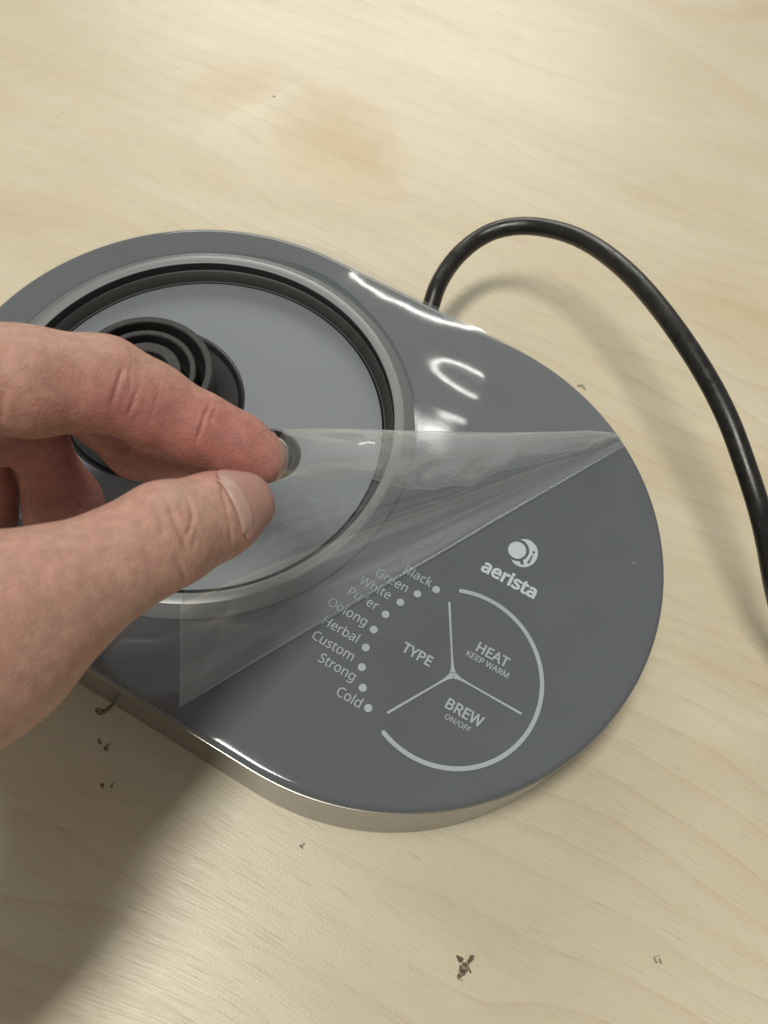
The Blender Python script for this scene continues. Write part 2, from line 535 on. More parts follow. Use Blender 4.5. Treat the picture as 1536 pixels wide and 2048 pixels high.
# connector: sunken black pad, raised socket with concentric ridges
pz = ZT + DZ
pad = lathe("connector_pad", PX, PY, [(RP + 0.0002, pz - 0.0019), (RP - 0.0001, pz - 0.0002), (RP - 0.0008, pz + 0.0001), (RP - 0.0016, pz - 0.0003), (RP - 0.0022, pz - 0.0013), (0.0150, pz - 0.0013)], MAT_BLACK, base, 120)
sock_top = ZT + 0.150 * R
def ridge(name, r_out, r_in, ztop, zbot, mat, n=100):
    e = 0.0003
    return lathe(name, PX, PY, [(r_out + 0.0003, zbot), (r_out, ztop - e), (r_out - e, ztop), (r_in + e, ztop), (r_in, ztop - e), (r_in - 0.0001, zbot)], mat, sock, n)
sock = lathe("connector_socket", PX, PY, [(0.2585 * R, pz - 0.0014), (0.2585 * R, sock_top - 0.0095), (0.0001, sock_top - 0.0095)], MAT_BLACK, base, 100, cap_last=True)
ridge("socket_ridge", 0.2565 * R, 0.229 * R, sock_top, pz - 0.0010, MAT_RING)
ridge("socket_ridge", 0.194 * R, 0.171 * R, sock_top - 0.0004, sock_top - 0.0094, MAT_RING)
ridge("socket_ridge", 0.137 * R, 0.094 * R, sock_top - 0.0006, sock_top - 0.0094, MAT_RING)
lathe("centre_pin", PX, PY, [(0.058 * R, sock_top - 0.0094), (0.056 * R, sock_top - 0.0018), (0.045 * R, sock_top - 0.0012), (0.0002, sock_top - 0.0010)], MAT_RING, sock, 48, cap_last=True)

# temperature sensor button in its rubber collar
col_ = lathe("sensor_collar", SX, SY, [(RS + 0.0001, pz - 0.0018), (RS - 0.0001, pz - 0.0001), (RS - 0.0007, pz + 0.0001), (RS - 0.0013, pz - 0.0004), (RS - 0.0018, pz - 0.0015), (RS - 0.0042, pz - 0.0015)], MAT_BLACK, base, 64)
lathe("sensor_button", SX, SY, [(RS - 0.0030, pz - 0.0016), (RS - 0.0032, pz + 0.0008), (RS - 0.0040, pz + 0.0018), (RS - 0.0055, pz + 0.0022), (0.0002, pz + 0.0024)], m_simple("dull_steel_button", (0.20, 0.21, 0.21), 0.36, metal=0.8), col_, 64, cap_last=True)

# ------------------------------------------------------------------ printing on the touch panel
GLYPHS = json.loads(r'''{"\u0027":[151,[[57,306,69,306,53,364,44,480,48,422,65,480,107,480,86,480,103,422,94,306,99,364,82,306]]],"/":[250,[[7,0,26,0,66,160,185,480,126,320,205,480,243,480,224,480,184,320,64,0,124,160,45,0]]],"A":[429,[[0,0,20,0,62,161,187,482,125,321,206,482,242,482,224,482,304,321,428,0,366,161,408,0,366,0,387,0,347,49,308,148,328,99,245,148,118,148,182,148,99,99,61,0,80,49,41,0],[138,202,156,251,189,202,290,202,240,202,272,251,236,347,254,299,235,351,230,367,233,357,227,376,221,396,224,386,218,406,214,419,215,414,210,405,203,378,207,392,199,365,193,347,195,355,175,299]]],"B":[437,[[65,0,121,0,65,160,65,480,65,320,111,480,202,480,156,480,262,480,338,453,307,471,369,435,384,361,384,405,384,332,361,290,376,309,345,272,293,255,322,260,293,253,293,251,293,252,313,248,348,234,331,242,364,225,386,197,377,213,396,182,400,136,400,161,400,93,356,36,385,59,326,12,234,0,285,0,178,0],[126,275,126,326,155,275,214,275,185,275,255,275,299,295,284,282,314,308,322,354,322,328,322,380,294,411,312,399,275,422,205,428,246,428,178,428,126,428,152,428,126,377],[126,51,126,109,158,51,222,51,190,51,265,51,311,76,294,59,328,92,336,141,336,114,336,166,310,202,327,186,293,217,218,225,262,225,187,225,126,225,156,225,126,167]]],"C":[424,[[261,-7,288,-7,212,-7,139,24,172,3,106,44,65,109,82,72,49,147,41,240,41,190,41,289,67,368,50,331,85,405,146,455,111,434,180,476,271,486,222,486,322,486,404,458,366,477,396,441,379,407,388,424,365,414,330,425,348,420,312,430,271,433,292,433,219,433,149,381,179,416,120,347,105,240,105,300,105,180,146,98,119,133,174,64,270,46,215,46,291,46,330,52,311,48,349,55,385,65,367,60,385,48,385,13,385,30,367,6,329,-2,348,1,310,-5]]],"E":[373,[[65,0,154,0,65,160,65,480,65,320,154,480,333,480,244,480,333,462,333,426,333,444,264,426,126,426,195,426,126,377,126,277,126,327,191,277,321,277,256,277,321,259,321,224,321,242,256,224,126,224,191,224,126,167,126,53,126,110,195,53,333,53,264,53,333,35,333,0,333,18,244,0]]],"F":[349,[[65,0,85,0,65,160,65,480,65,320,154,480,333,480,244,480,333,462,333,426,333,444,264,426,126,426,195,426,126,370,126,257,126,313,191,257,320,257,255,257,320,239,320,203,320,221,255,203,126,203,191,203,126,136,126,0,126,68,105,0]]],"G":[489,[[271,-7,304,-7,221,-7,145,23,179,3,111,43,67,108,85,72,50,145,41,240,41,189,41,290,71,370,51,333,90,407,155,456,119,435,192,476,289,486,237,486,316,486,366,479,342,484,390,474,433,458,412,467,425,441,410,406,417,423,393,413,352,425,374,420,331,430,286,433,309,433,229,433,152,381,184,416,120,347,104,240,104,300,104,202,123,139,110,168,135,109,181,70,154,87,207,54,285,46,242,46,306,46,338,49,324,47,353,51,379,57,367,54,379,105,379,199,379,152,344,199,273,199,308,199,273,217,273,253,273,235,329,253,439,253,384,253,439,175,439,18,439,96,413,10,361,-1,387,3,334,-5]]],"H":[498,[[65,0,85,0,65,160,65,480,65,320,85,480,126,480,105,480,126,412,126,277,126,344,208,277,371,277,289,277,371,344,371,480,371,412,392,480,432,480,412,480,432,320,432,0,432,160,412,0,371,0,392,0,371,75,371,224,371,149,289,224,126,224,208,224,126,149,126,0,126,75,105,0]]],"K":[416,[[65,0,85,0,65,160,65,480,65,320,85,480,126,480,105,480,126,401,126,243,126,322,139,258,167,289,153,274,181,304,208,334,194,319,251,383,338,480,295,431,361,480,408,480,385,480,345,410,218,271,282,340,284,180,416,0,350,90,392,0,345,0,368,0,288,76,175,229,231,153,158,215,126,186,142,200,126,124,126,0,126,62,105,0]]],"M":[609,[[65,0,84,0,65,160,65,480,65,320,95,480,154,480,125,480,204,349,302,87,253,218,303,87,305,87,304,87,355,218,455,480,405,349,485,480,544,480,514,480,544,320,544,0,544,160,524,0,484,0,504,0,484,98,484,295,484,197,484,318,486,364,485,341,487,387,489,420,488,405,488,420,486,420,487,420,433,280,326,0,380,140,310,0,277,0,293,0,224,140,119,420,171,280,118,420,116,420,117,420,118,407,120,364,119,388,120,341,121,291,121,316,121,194,121,0,121,97,102,0]]],"N":[510,[[65,0,84,0,65,160,65,480,65,320,88,480,135,480,112,480,220,347,391,83,306,215,392,83,394,83,393,83,393,90,392,115,393,101,391,129,390,162,391,145,389,179,389,209,389,195,389,299,389,480,389,389,408,480,445,480,426,480,445,320,445,0,445,160,422,0,375,0,398,0,289,133,118,398,204,266,117,398,116,398,116,398,117,383,119,340,118,363,120,317,121,268,121,293,121,179,121,0,121,89,102,0]]],"O":[525,[[263,-7,311,-7,213,-7,139,24,172,4,106,45,65,111,81,74,49,148,41,241,41,191,41,290,65,370,49,333,81,407,139,456,106,435,172,477,263,487,213,487,311,487,384,456,351,477,417,436,458,370,442,407,475,333,484,240,484,290,484,191,458,110,475,147,442,74,384,24,417,45,351,4],[263,46,208,46,317,46,382,98,357,63,407,132,420,240,420,180,420,301,382,382,407,348,357,417,263,434,317,434,209,434,143,382,169,417,118,348,105,240,105,301,105,180,143,98,118,132,169,63]]],"P":[406,[[65,0,85,0,65,160,65,480,65,320,107,480,192,480,150,480,255,480,329,443,300,467,358,418,372,338,372,383,372,312,354,264,366,287,342,241,294,208,322,223,267,194,181,187,229,187,162,187,126,187,144,187,126,124,126,0,126,62,105,0],[126,238,126,302,142,238,174,238,158,238,220,238,276,261,254,246,298,275,310,336,310,300,310,367,280,405,300,390,260,420,187,428,229,428,166,428,126,428,146,428,126,365]]],"R":[418,[[65,0,85,0,65,160,65,480,65,320,109,480,197,480,153,480,257,480,329,446,301,468,358,423,372,343,372,389,372,318,358,279,367,296,349,262,322,239,337,249,307,229,276,215,292,221,320,143,408,0,364,72,384,0,337,0,361,0,298,66,221,198,260,132,189,198,126,198,157,198,126,132,126,0,126,66,105,0],[126,249,126,308,150,249,197,249,173,249,236,249,283,272,265,257,301,288,310,340,310,310,310,372,281,407,300,394,263,421,194,427,233,427,171,427,126,427,148,427,126,368]]],"S":[369,[[166,-7,218,-7,139,-7,91,-1,114,-5,69,3,34,16,49,9,34,35,34,74,34,55,50,67,94,54,70,60,118,49,169,46,143,46,204,46,249,66,231,53,268,80,277,123,277,99,277,139,267,163,273,152,260,173,232,192,248,183,216,202,164,222,193,211,123,236,72,276,92,255,51,298,40,364,40,327,40,390,60,429,47,411,73,448,114,471,91,462,137,481,193,486,163,486,220,486,266,479,244,484,288,474,326,459,308,467,319,442,307,408,313,425,290,415,253,426,272,421,233,431,192,433,213,433,162,433,124,414,139,427,109,401,101,363,101,384,101,347,111,323,105,334,118,312,144,294,129,303,160,286,206,267,180,276,234,256,278,233,258,245,297,222,322,191,312,207,332,174,337,128,337,153,337,86,291,29,322,53,260,5]]],"T":[373,[[156,0,177,0,156,142,156,426,156,284,107,426,7,426,57,426,7,444,7,480,7,462,126,480,366,480,246,480,366,462,366,426,366,444,316,426,217,426,267,426,217,284,217,0,217,142,197,0]]],"W":[625,[[135,0,155,0,93,160,8,480,50,320,29,480,71,480,50,480,96,382,146,187,121,284,151,166,160,127,156,146,163,108,169,73,166,90,171,90,179,130,174,109,183,150,194,190,188,170,222,287,279,480,251,383,300,480,341,480,320,480,370,382,429,188,400,285,435,167,445,127,441,147,450,106,455,73,453,88,458,89,465,127,461,107,469,146,479,187,473,166,503,285,553,480,528,382,574,480,616,480,595,480,573,320,488,0,531,160,468,0,427,0,448,0,396,105,334,314,365,210,330,327,323,353,327,340,319,366,314,388,317,378,312,398,310,409,310,405,309,403,303,372,307,391,298,353,287,312,293,333,257,208,196,0,226,104,176,0]]],"Y":[380,[[160,0,180,0,160,61,160,183,160,122,107,282,0,480,53,381,22,480,66,480,44,480,107,401,190,244,149,322,232,322,315,480,273,401,337,480,380,480,358,480,327,382,220,186,274,284,220,124,220,0,220,62,200,0]]],"a":[377,[[144,-7,175,-7,112,-7,63,19,85,2,42,36,31,100,31,63,31,136,73,183,45,164,101,202,203,215,145,213,224,216,265,217,244,216,265,224,265,238,265,231,265,268,245,301,258,289,232,313,190,318,214,318,171,318,136,310,153,316,119,304,89,291,103,298,83,306,71,335,77,320,86,344,126,357,105,351,148,363,193,366,170,366,237,366,291,337,270,356,312,318,322,245,322,287,322,163,322,0,322,82,308,0,279,0,294,0,276,17,268,51,272,34,267,51,265,51,266,51,250,31,216,7,233,17,199,-2],[158,41,139,41,188,41,234,66,214,49,254,83,264,144,264,109,264,154,264,176,264,165,246,175,211,174,229,175,166,172,118,152,135,165,101,140,92,99,92,122,92,79,110,55,98,64,123,46]]],"b":[413,[[228,-7,272,-7,199,-7,158,9,176,-2,141,19,116,46,126,31,115,46,111,46,113,46,107,30,99,0,103,15,85,0,57,0,71,0,57,170,57,510,57,340,77,510,116,510,96,510,116,469,116,386,116,428,116,371,115,344,116,357,115,330,113,312,114,320,114,312,116,312,115,312,126,328,158,351,141,340,176,361,228,366,199,366,272,366,335,319,308,350,363,288,376,180,376,242,376,118,335,40,362,72,308,9],[219,42,180,42,251,42,291,78,275,54,307,102,315,181,315,136,315,272,218,317,283,317,180,317,138,284,153,306,124,262,116,182,116,228,116,181,116,179,116,180,116,135,138,78,123,101,153,54]]],"c":[322,[[201,-7,222,-7,170,-7,117,13,141,0,92,26,58,73,72,46,44,101,37,178,37,135,37,222,59,286,44,258,74,314,119,347,94,334,145,360,206,367,173,367,224,367,259,361,242,365,276,357,300,347,289,353,294,331,282,298,288,315,271,302,244,310,259,306,230,313,204,315,217,315,133,315,98,179,98,270,98,135,124,79,107,102,141,56,201,44,167,44,221,44,253,50,238,46,268,54,294,65,282,59,294,48,294,13,294,30,282,6,254,-2,269,2,240,-5]]],"d":[413,[[185,-7,213,-7,140,-7,77,40,104,9,50,71,37,179,37,118,37,241,78,319,50,288,105,351,185,367,141,367,213,367,254,351,236,362,271,341,297,314,286,328,298,314,301,314,300,314,300,319,299,339,300,328,297,351,297,367,297,360,297,415,297,510,297,463,317,510,356,510,336,510,356,340,356,0,356,170,340,0,308,0,324,0,305,16,300,48,302,32,299,48,297,48,298,48,286,33,254,9,272,20,236,-1],[194,42,162,42,232,42,274,74,259,53,290,94,298,168,298,126,298,171,298,179,298,175,298,223,275,282,290,258,261,306,193,318,233,318,162,318,122,280,138,305,106,254,98,178,98,221,98,135,122,78,106,102,138,54]]],"e":[379,[[210,-7,235,-7,176,-7,120,14,146,0,94,28,59,76,73,49,44,104,37,177,37,137,37,217,57,279,44,251,70,307,112,344,89,329,136,359,196,367,164,367,227,367,276,347,254,360,298,333,327,290,315,314,339,265,345,204,345,237,345,192,345,169,345,180,262,169,98,169,180,169,99,128,129,76,109,97,149,54,213,44,177,44,236,44,274,50,256,46,291,54,328,69,310,60,328,51,328,17,328,34,310,9,274,-1,292,3,256,-5],[99,216,103,248,161,216,283,216,222,216,283,246,262,290,276,271,247,309,195,318,225,318,167,318,129,291,145,309,112,273]]],"g":[413,[[195,-161,250,-161,142,-161,65,-138,99,-154,65,-120,65,-84,65,-102,101,-103,198,-112,145,-112,229,-112,271,-85,253,-103,289,-67,298,-11,298,-42,298,-6,298,3,298,-1,298,9,298,27,298,16,299,37,300,48,299,44,299,48,297,48,298,48,273,11,185,-7,236,-7,139,-7,76,42,102,10,50,75,37,179,37,121,37,237,76,316,50,282,102,350,185,367,139,367,208,367,249,353,230,362,268,344,298,312,284,331,299,312,301,312,300,312,304,328,309,360,306,344,325,360,356,360,340,360,356,238,356,-6,356,116,356,-58,317,-122,343,-96,290,-148],[194,42,163,42,230,42,273,71,257,51,290,90,298,165,298,122,298,170,298,179,298,175,298,229,273,285,290,264,256,306,193,317,229,317,163,317,123,281,139,305,106,257,98,179,98,223,98,134,123,77,106,100,139,53]]],"h":[415,[[57,0,77,0,57,170,57,510,57,340,77,510,116,510,96,510,116,460,116,361,116,411,116,343,113,310,115,326,114,310,117,310,116,310,128,329,164,352,144,343,184,361,229,366,206,366,273,366,328,335,306,356,350,314,361,234,361,281,361,156,361,0,361,78,341,0,302,0,322,0,302,77,302,230,302,154,302,288,222,317,275,317,181,317,139,283,154,306,124,260,116,186,116,228,116,124,116,0,116,62,96,0]]],"i":[173,[[87,420,96,420,77,420,62,429,69,423,56,435,52,457,52,445,52,470,62,486,56,480,69,492,87,495,77,495,96,495,111,486,104,492,118,480,122,457,122,470,122,445,111,429,118,435,104,423],[57,0,77,0,57,120,57,360,57,240,77,360,116,360,96,360,116,240,116,0,116,120,96,0]]],"k":[359,[[57,0,77,0,57,170,57,510,57,340,77,510,116,510,96,510,116,422,116,244,116,333,116,237,115,216,115,227,114,204,113,185,114,194,114,185,116,185,115,185,118,189,128,201,122,194,133,208,144,221,138,214,150,228,158,238,154,234,197,279,273,360,235,319,296,360,343,360,319,360,294,309,197,206,245,257,249,137,353,0,301,69,329,0,281,0,305,0,240,56,156,168,198,112,143,156,116,132,129,144,116,88,116,0,116,44,96,0]]],"l":[173,[[57,0,77,0,57,170,57,510,57,340,77,510,116,510,96,510,116,340,116,0,116,170,96,0]]],"m":[628,[[57,0,77,0,57,120,57,360,57,240,73,360,105,360,89,360,108,344,113,311,111,327,115,311,117,311,116,311,128,330,162,353,143,344,181,362,223,367,201,367,279,367,333,306,316,347,334,306,336,306,335,306,349,327,386,352,365,342,407,362,452,367,429,367,493,367,543,335,523,356,563,315,574,234,574,281,574,156,574,0,574,78,554,0,515,0,535,0,515,77,515,232,515,154,515,289,442,317,491,317,407,317,367,287,382,307,352,267,345,199,345,237,345,133,345,0,345,66,325,0,286,0,306,0,286,77,286,232,286,154,286,289,212,317,261,317,176,317,137,283,151,306,123,261,116,187,116,229,116,124,116,0,116,62,96,0]]],"n":[415,[[57,0,77,0,57,120,57,360,57,240,73,360,105,360,89,360,108,344,113,311,111,327,115,311,117,311,116,311,128,330,165,353,145,344,186,362,230,367,208,367,273,367,328,335,306,356,350,315,361,234,361,281,361,156,361,0,361,78,341,0,302,0,322,0,302,77,302,230,302,154,302,288,222,317,275,317,182,317,139,283,154,306,124,261,116,187,116,229,116,124,116,0,116,62,96,0]]],"o":[406,[[202,-7,254,-7,170,-7,117,15,142,1,92,30,58,79,73,51,44,107,37,181,37,141,37,240,82,318,52,286,112,351,204,367,153,367,237,367,290,345,266,359,315,330,349,282,335,309,363,254,370,181,370,221,370,121,325,42,355,75,294,10],[203,42,167,42,240,42,283,80,266,55,300,104,309,181,309,138,309,223,283,281,300,257,266,305,203,317,240,317,166,317,123,281,139,305,106,257,98,181,98,223,98,138,123,80,106,104,140,55]]],"r":[277,[[57,0,77,0,57,120,57,360,57,240,73,360,105,360,89,360,108,338,112,294,110,316,113,294,115,294,114,294,126,314,160,345,141,331,178,360,225,367,200,367,232,367,247,366,239,366,255,365,267,363,261,364,265,345,260,308,262,326,254,310,241,312,248,311,234,313,221,313,227,313,203,313,169,298,185,308,153,288,131,256,140,274,121,237,116,192,116,216,116,128,116,0,116,64,96,0]]],"s":[322,[[148,-7,192,-7,123,-7,83,-1,101,-5,65,3,35,16,49,9,35,34,35,70,35,52,49,63,87,50,67,56,107,44,149,41,128,41,179,41,214,55,201,46,228,65,234,94,234,78,234,103,227,118,232,111,222,125,200,140,213,133,188,147,146,164,169,155,122,173,86,191,103,182,69,200,48,223,57,210,39,236,34,271,34,252,34,302,72,342,47,325,96,358,169,367,129,367,191,367,231,360,212,365,250,356,284,343,268,350,277,327,264,296,271,311,249,302,216,312,233,307,200,316,165,318,183,318,141,318,110,307,123,314,97,299,91,275,91,288,91,265,99,249,94,256,105,243,129,229,115,236,142,223,183,206,160,215,206,198,242,180,226,189,258,170,279,147,270,160,287,135,291,99,291,119,291,64,253,20,278,38,227,2]]],"t":[242,[[167,-7,178,-7,148,-7,115,3,131,-3,99,10,77,37,86,21,67,53,62,105,62,76,62,175,62,314,62,244,45,314,11,314,28,314,11,324,11,343,11,333,28,350,62,366,45,358,70,392,86,443,78,417,98,443,121,443,109,443,121,415,121,360,121,388,156,360,225,360,190,360,225,345,225,314,225,330,190,314,121,314,156,314,121,245,121,106,121,176,121,84,137,57,126,68,147,47,177,42,161,42,186,42,205,44,195,42,214,46,228,49,222,47,228,34,228,4,228,19,221,1,201,-4,212,-2,189,-6]]],"u":[415,[[184,-7,207,-7,141,-7,86,25,108,4,64,45,53,124,53,79,53,203,53,360,53,281,73,360,113,360,93,360,113,283,113,128,113,206,113,71,193,42,139,42,233,42,276,76,260,54,291,98,299,173,299,131,299,235,299,360,299,298,319,360,358,360,338,360,358,240,358,0,358,120,342,0,310,0,326,0,307,16,301,48,304,32,300,48,298,48,299,48,287,29,250,6,270,15,229,-2]]]}''')
ZP = ZT + 0.00012

from mathutils.geometry import delaunay_2d_cdt

def area2(P):
    return sum(P[i - 1][0] * P[i][1] - P[i][0] * P[i - 1][1] for i in range(len(P)))

def fill_loops(loops, grow=0.0):
    """fill closed 2-D outlines (outer one anticlockwise, holes clockwise) and return points and triangles"""
    # decide which loops are holes by how many others hold them
    def inside(p, P):
        c = False
        for i in range(len(P)):
            (x0, y0), (x1, y1) = P[i - 1], P[i]
            if (y0 > p[1]) != (y1 > p[1]) and p[0] < (x1 - x0) * (p[1] - y0) / (y1 - y0) + x0:
                c = not c
        return c
    fixed = []
    for i, P in enumerate(loops):
        hole = sum(inside(P[0], Q) for j, Q in enumerate(loops) if j != i) % 2 == 1
        if (area2(P) > 0) == hole:
            P = P[::-1]
        if grow:
            n = len(P)
            Q = []
            for k in range(n):
                a, b, c = Vector(P[k - 1]), Vector(P[k]), Vector(P[(k + 1) % n])
                d1, d2 = (b - a).normalized(), (c - b).normalized()
                n1, n2 = Vector((d1.y, -d1.x)), Vector((d2.y, -d2.x))
                m = n1 + n2
                m = m / max(0.35, m.length_squared / 2)
                Q.append(tuple(b + m * grow))
            P = Q
        fixed.append(P)
    pts, edges = [], []
    for P in fixed:
        o = len(pts)
        pts += [Vector(p) for p in P]
        edges += [(o + k, o + (k + 1) % len(P)) for k in range(len(P))]
    v, _, f, _, _, _ = delaunay_2d_cdt(pts, edges, [], 0, 1e-6)
    keep = []
    for t in f:
        c = sum((v[i] for i in t), Vector((0, 0))) / len(t)
        if sum(inside(c, P) for P in fixed) % 2 == 1:
            keep.append(tuple(t))
    return [tuple(p) for p in v], keep

def flat_bezier(pts, steps=5):
    n = len(pts) // 6
    out = []
    for i in range(n):
        a, b = pts[i * 6:i * 6 + 6], pts[((i + 1) % n) * 6:((i + 1) % n) * 6 + 6]
        p0, p1, p2, p3 = Vector(a[0:2]), Vector(a[4:6]), Vector(b[2:4]), Vector(b[0:2])
        ln = (p3 - p0).length
        if ln < 1:
            continue
        straight = abs((p1 - p0).cross(p3 - p0)) < ln * 1.5 and abs((p2 - p0).cross(p3 - p0)) < ln * 1.5
        k = 1 if straight else steps
        for j in range(k):
            t = j / k
            out.append(tuple(p0 * (1 - t) ** 3 + p1 * 3 * t * (1 - t) ** 2 + p2 * 3 * t * t * (1 - t) + p3 * t ** 3))
    return out

GLYPH_CACHE = {}
def glyph_fill(ch, bold):
    key = (ch, bold)
    if key not in GLYPH_CACHE:
        GLYPH_CACHE[key] = fill_loops([flat_bezier(p) for p in GLYPHS[ch][1]], bold * 1000)
    return GLYPH_CACHE[key]

def word(text, xr, y, size, bold, mat, width=None):
    """one printed word; xr, y = right end of its baseline, size = metres per glyph unit"""
    wid = sum(GLYPHS[ch][0] if ch != ' ' else 175 for ch in text) / 1000
    sx = size if width is None else width / wid
    x0 = xr - wid * sx
    V, F, pen = [], [], 0.0
    for ch in text:
        if ch == ' ':
            pen += 0.175
            continue
        v, f = glyph_fill(ch, bold)
        o = len(V)
        V += [((pen + p[0] / 1000) * sx, p[1] / 1000 * size, 0) for p in v]
        F += [tuple(i + o for i in t) for t in f]
        pen += GLYPHS[ch][0] / 1000
    o = mesh_obj("printed_word", V, F, mat, base, False)
    o.location = (x0, y, ZP)
    return o

for (t, x, y, w, sz, bold, mk) in [('Black', 1.1027, -0.1565, None, 0.0686, 0.003, 0), ('Green', 1.0401, -0.2205, None, 0.0686, 0.003, 0), ('White', 0.9996, -0.2758, None, 0.0686, 0.003, 0), ("Pu 'er", 0.9799, -0.334, None, 0.0686, 0.003, 0), ('Oolong', 0.9775, -0.4041, None, 0.0686, 0.003, 0), ('Herbal', 0.9819, -0.4723, None, 0.0686, 0.003, 0), ('Custom', 1.001, -0.5357, None, 0.0686, 0.003, 0), ('Strong', 1.0403, -0.5926, None, 0.0686, 0.003, 0), ('Cold', 1.1031, -0.6604, None, 0.0686, 0.003, 0), ('TYPE', 1.2393, -0.4155, 0.1142, 0.0745, 0.017, 0), ('HEAT', 1.4698, -0.2819, 0.1243, 0.0743, 0.017, 0), ('KEEP WARM', 1.4912, -0.3142, 0.1659, 0.0434, 0.01, 0), ('BREW', 1.4812, -0.5108, 0.1394, 0.0752, 0.017, 0), ('ON/OFF', 1.4573, -0.5445, 0.0967, 0.0386, 0.006, 0), ('aerista', 1.4507, -0.0001, 0.2222, 0.1014, 0.027, 1)]:
    word(t, x * R, y * R, sz * R, bold, MAT_LOGO if mk else MAT_PRINT, None if w is None else w * R)

def flat_disc(name, x, y, r, parent, n=28, mat=MAT_PRINT):
    return mesh_obj(name, [(x + r * math.cos(2 * math.pi * i / n), y + r * math.sin(2 * math.pi * i / n), ZP) for i in range(n)], [tuple(range(n))], mat, parent, False)

GX, GY = 1.32043 * R, -0.39856 * R
for k in range(9):
    a = math.pi + (k - 4) * 0.22538
    flat_disc("indicator_dot", GX + 0.3129 * R * math.cos(a), GY + 0.3129 * R * math.sin(a), 0.0138 * R, base)

def dial_arc():
    r0, r1 = (0.30955 - 0.0075) * R, (0.30955 + 0.0075) * R
    a0, a1 = -1.9361, 1.9499
    n = 120
    ri, ro = [], []
    for i in range(n + 1):
        a = a0 + (a1 - a0) * i / n
        ri.append((GX + r0 * math.cos(a), GY + r0 * math.sin(a), ZP))
        ro.append((GX + r1 * math.cos(a), GY + r1 * math.sin(a), ZP))
    def cap(a, sgn):
        rm, h = (r0 + r1) / 2, (r1 - r0) / 2
        c = (GX + rm * math.cos(a), GY + rm * math.sin(a))
        return [(c[0] + h * math.cos(a + sgn * t), c[1] + h * math.sin(a + sgn * t), ZP) for t in (math.pi * k / 8 for k in range(1, 8))]
    v = ri + ro
    f = [(i, i + 1, n + 2 + i, n + 1 + i)[::-1] for i in range(n)]
    k = len(v)
    c1 = cap(a1, 1)
    v += c1
    f.append(tuple([2 * n + 1] + list(range(k, k + len(c1))) + [n]))
    k = len(v)
    c0 = cap(a0, -1)
    v += c0
    f.append(tuple([0] + list(range(k, k + len(c0)))[::-1] + [n + 1]))
    return mesh_obj("dial_arc", v, f, MAT_PRINT, base, False)
dial_arc()

def divider():
    """three spokes that flow together into a small curved triangle at the middle"""
    v, f = [], []
    ln = 0.26284 * R
    pts = []
    for k in range(3):
        a = math.radians(120 * k)
        ca, sa = math.cos(a), math.sin(a)
        side = []
        m = 26
        for i in range(m + 1):
            d = 0.0115 * R * 0.5 + (ln - 0.006 * R) * (i / m) ** 1.5
            hw = (0.0026 + 0.0016 * d / ln + 0.0125 * math.exp(-d / (0.0185 * R))) * R
            side.append((d, hw))
        b0 = len(v)
        for d, hw in side:
            v.append((GX + d * ca - hw * sa, GY + d * sa + hw * ca, ZP))
            v.append((GX + d * ca + hw * sa, GY + d * sa - hw * ca, ZP))
        for i in range(m):
            f.append((b0 + 2 * i + 1, b0 + 2 * i + 3, b0 + 2 * i + 2, b0 + 2 * i))
        pts.append((b0, b0 + 1))
    f.append((pts[0][1], pts[0][0], pts[1][1], pts[1][0], pts[2][1], pts[2][0]))
    return mesh_obj("divider_line", v, f, MAT_PRINT, base, False)
divider()

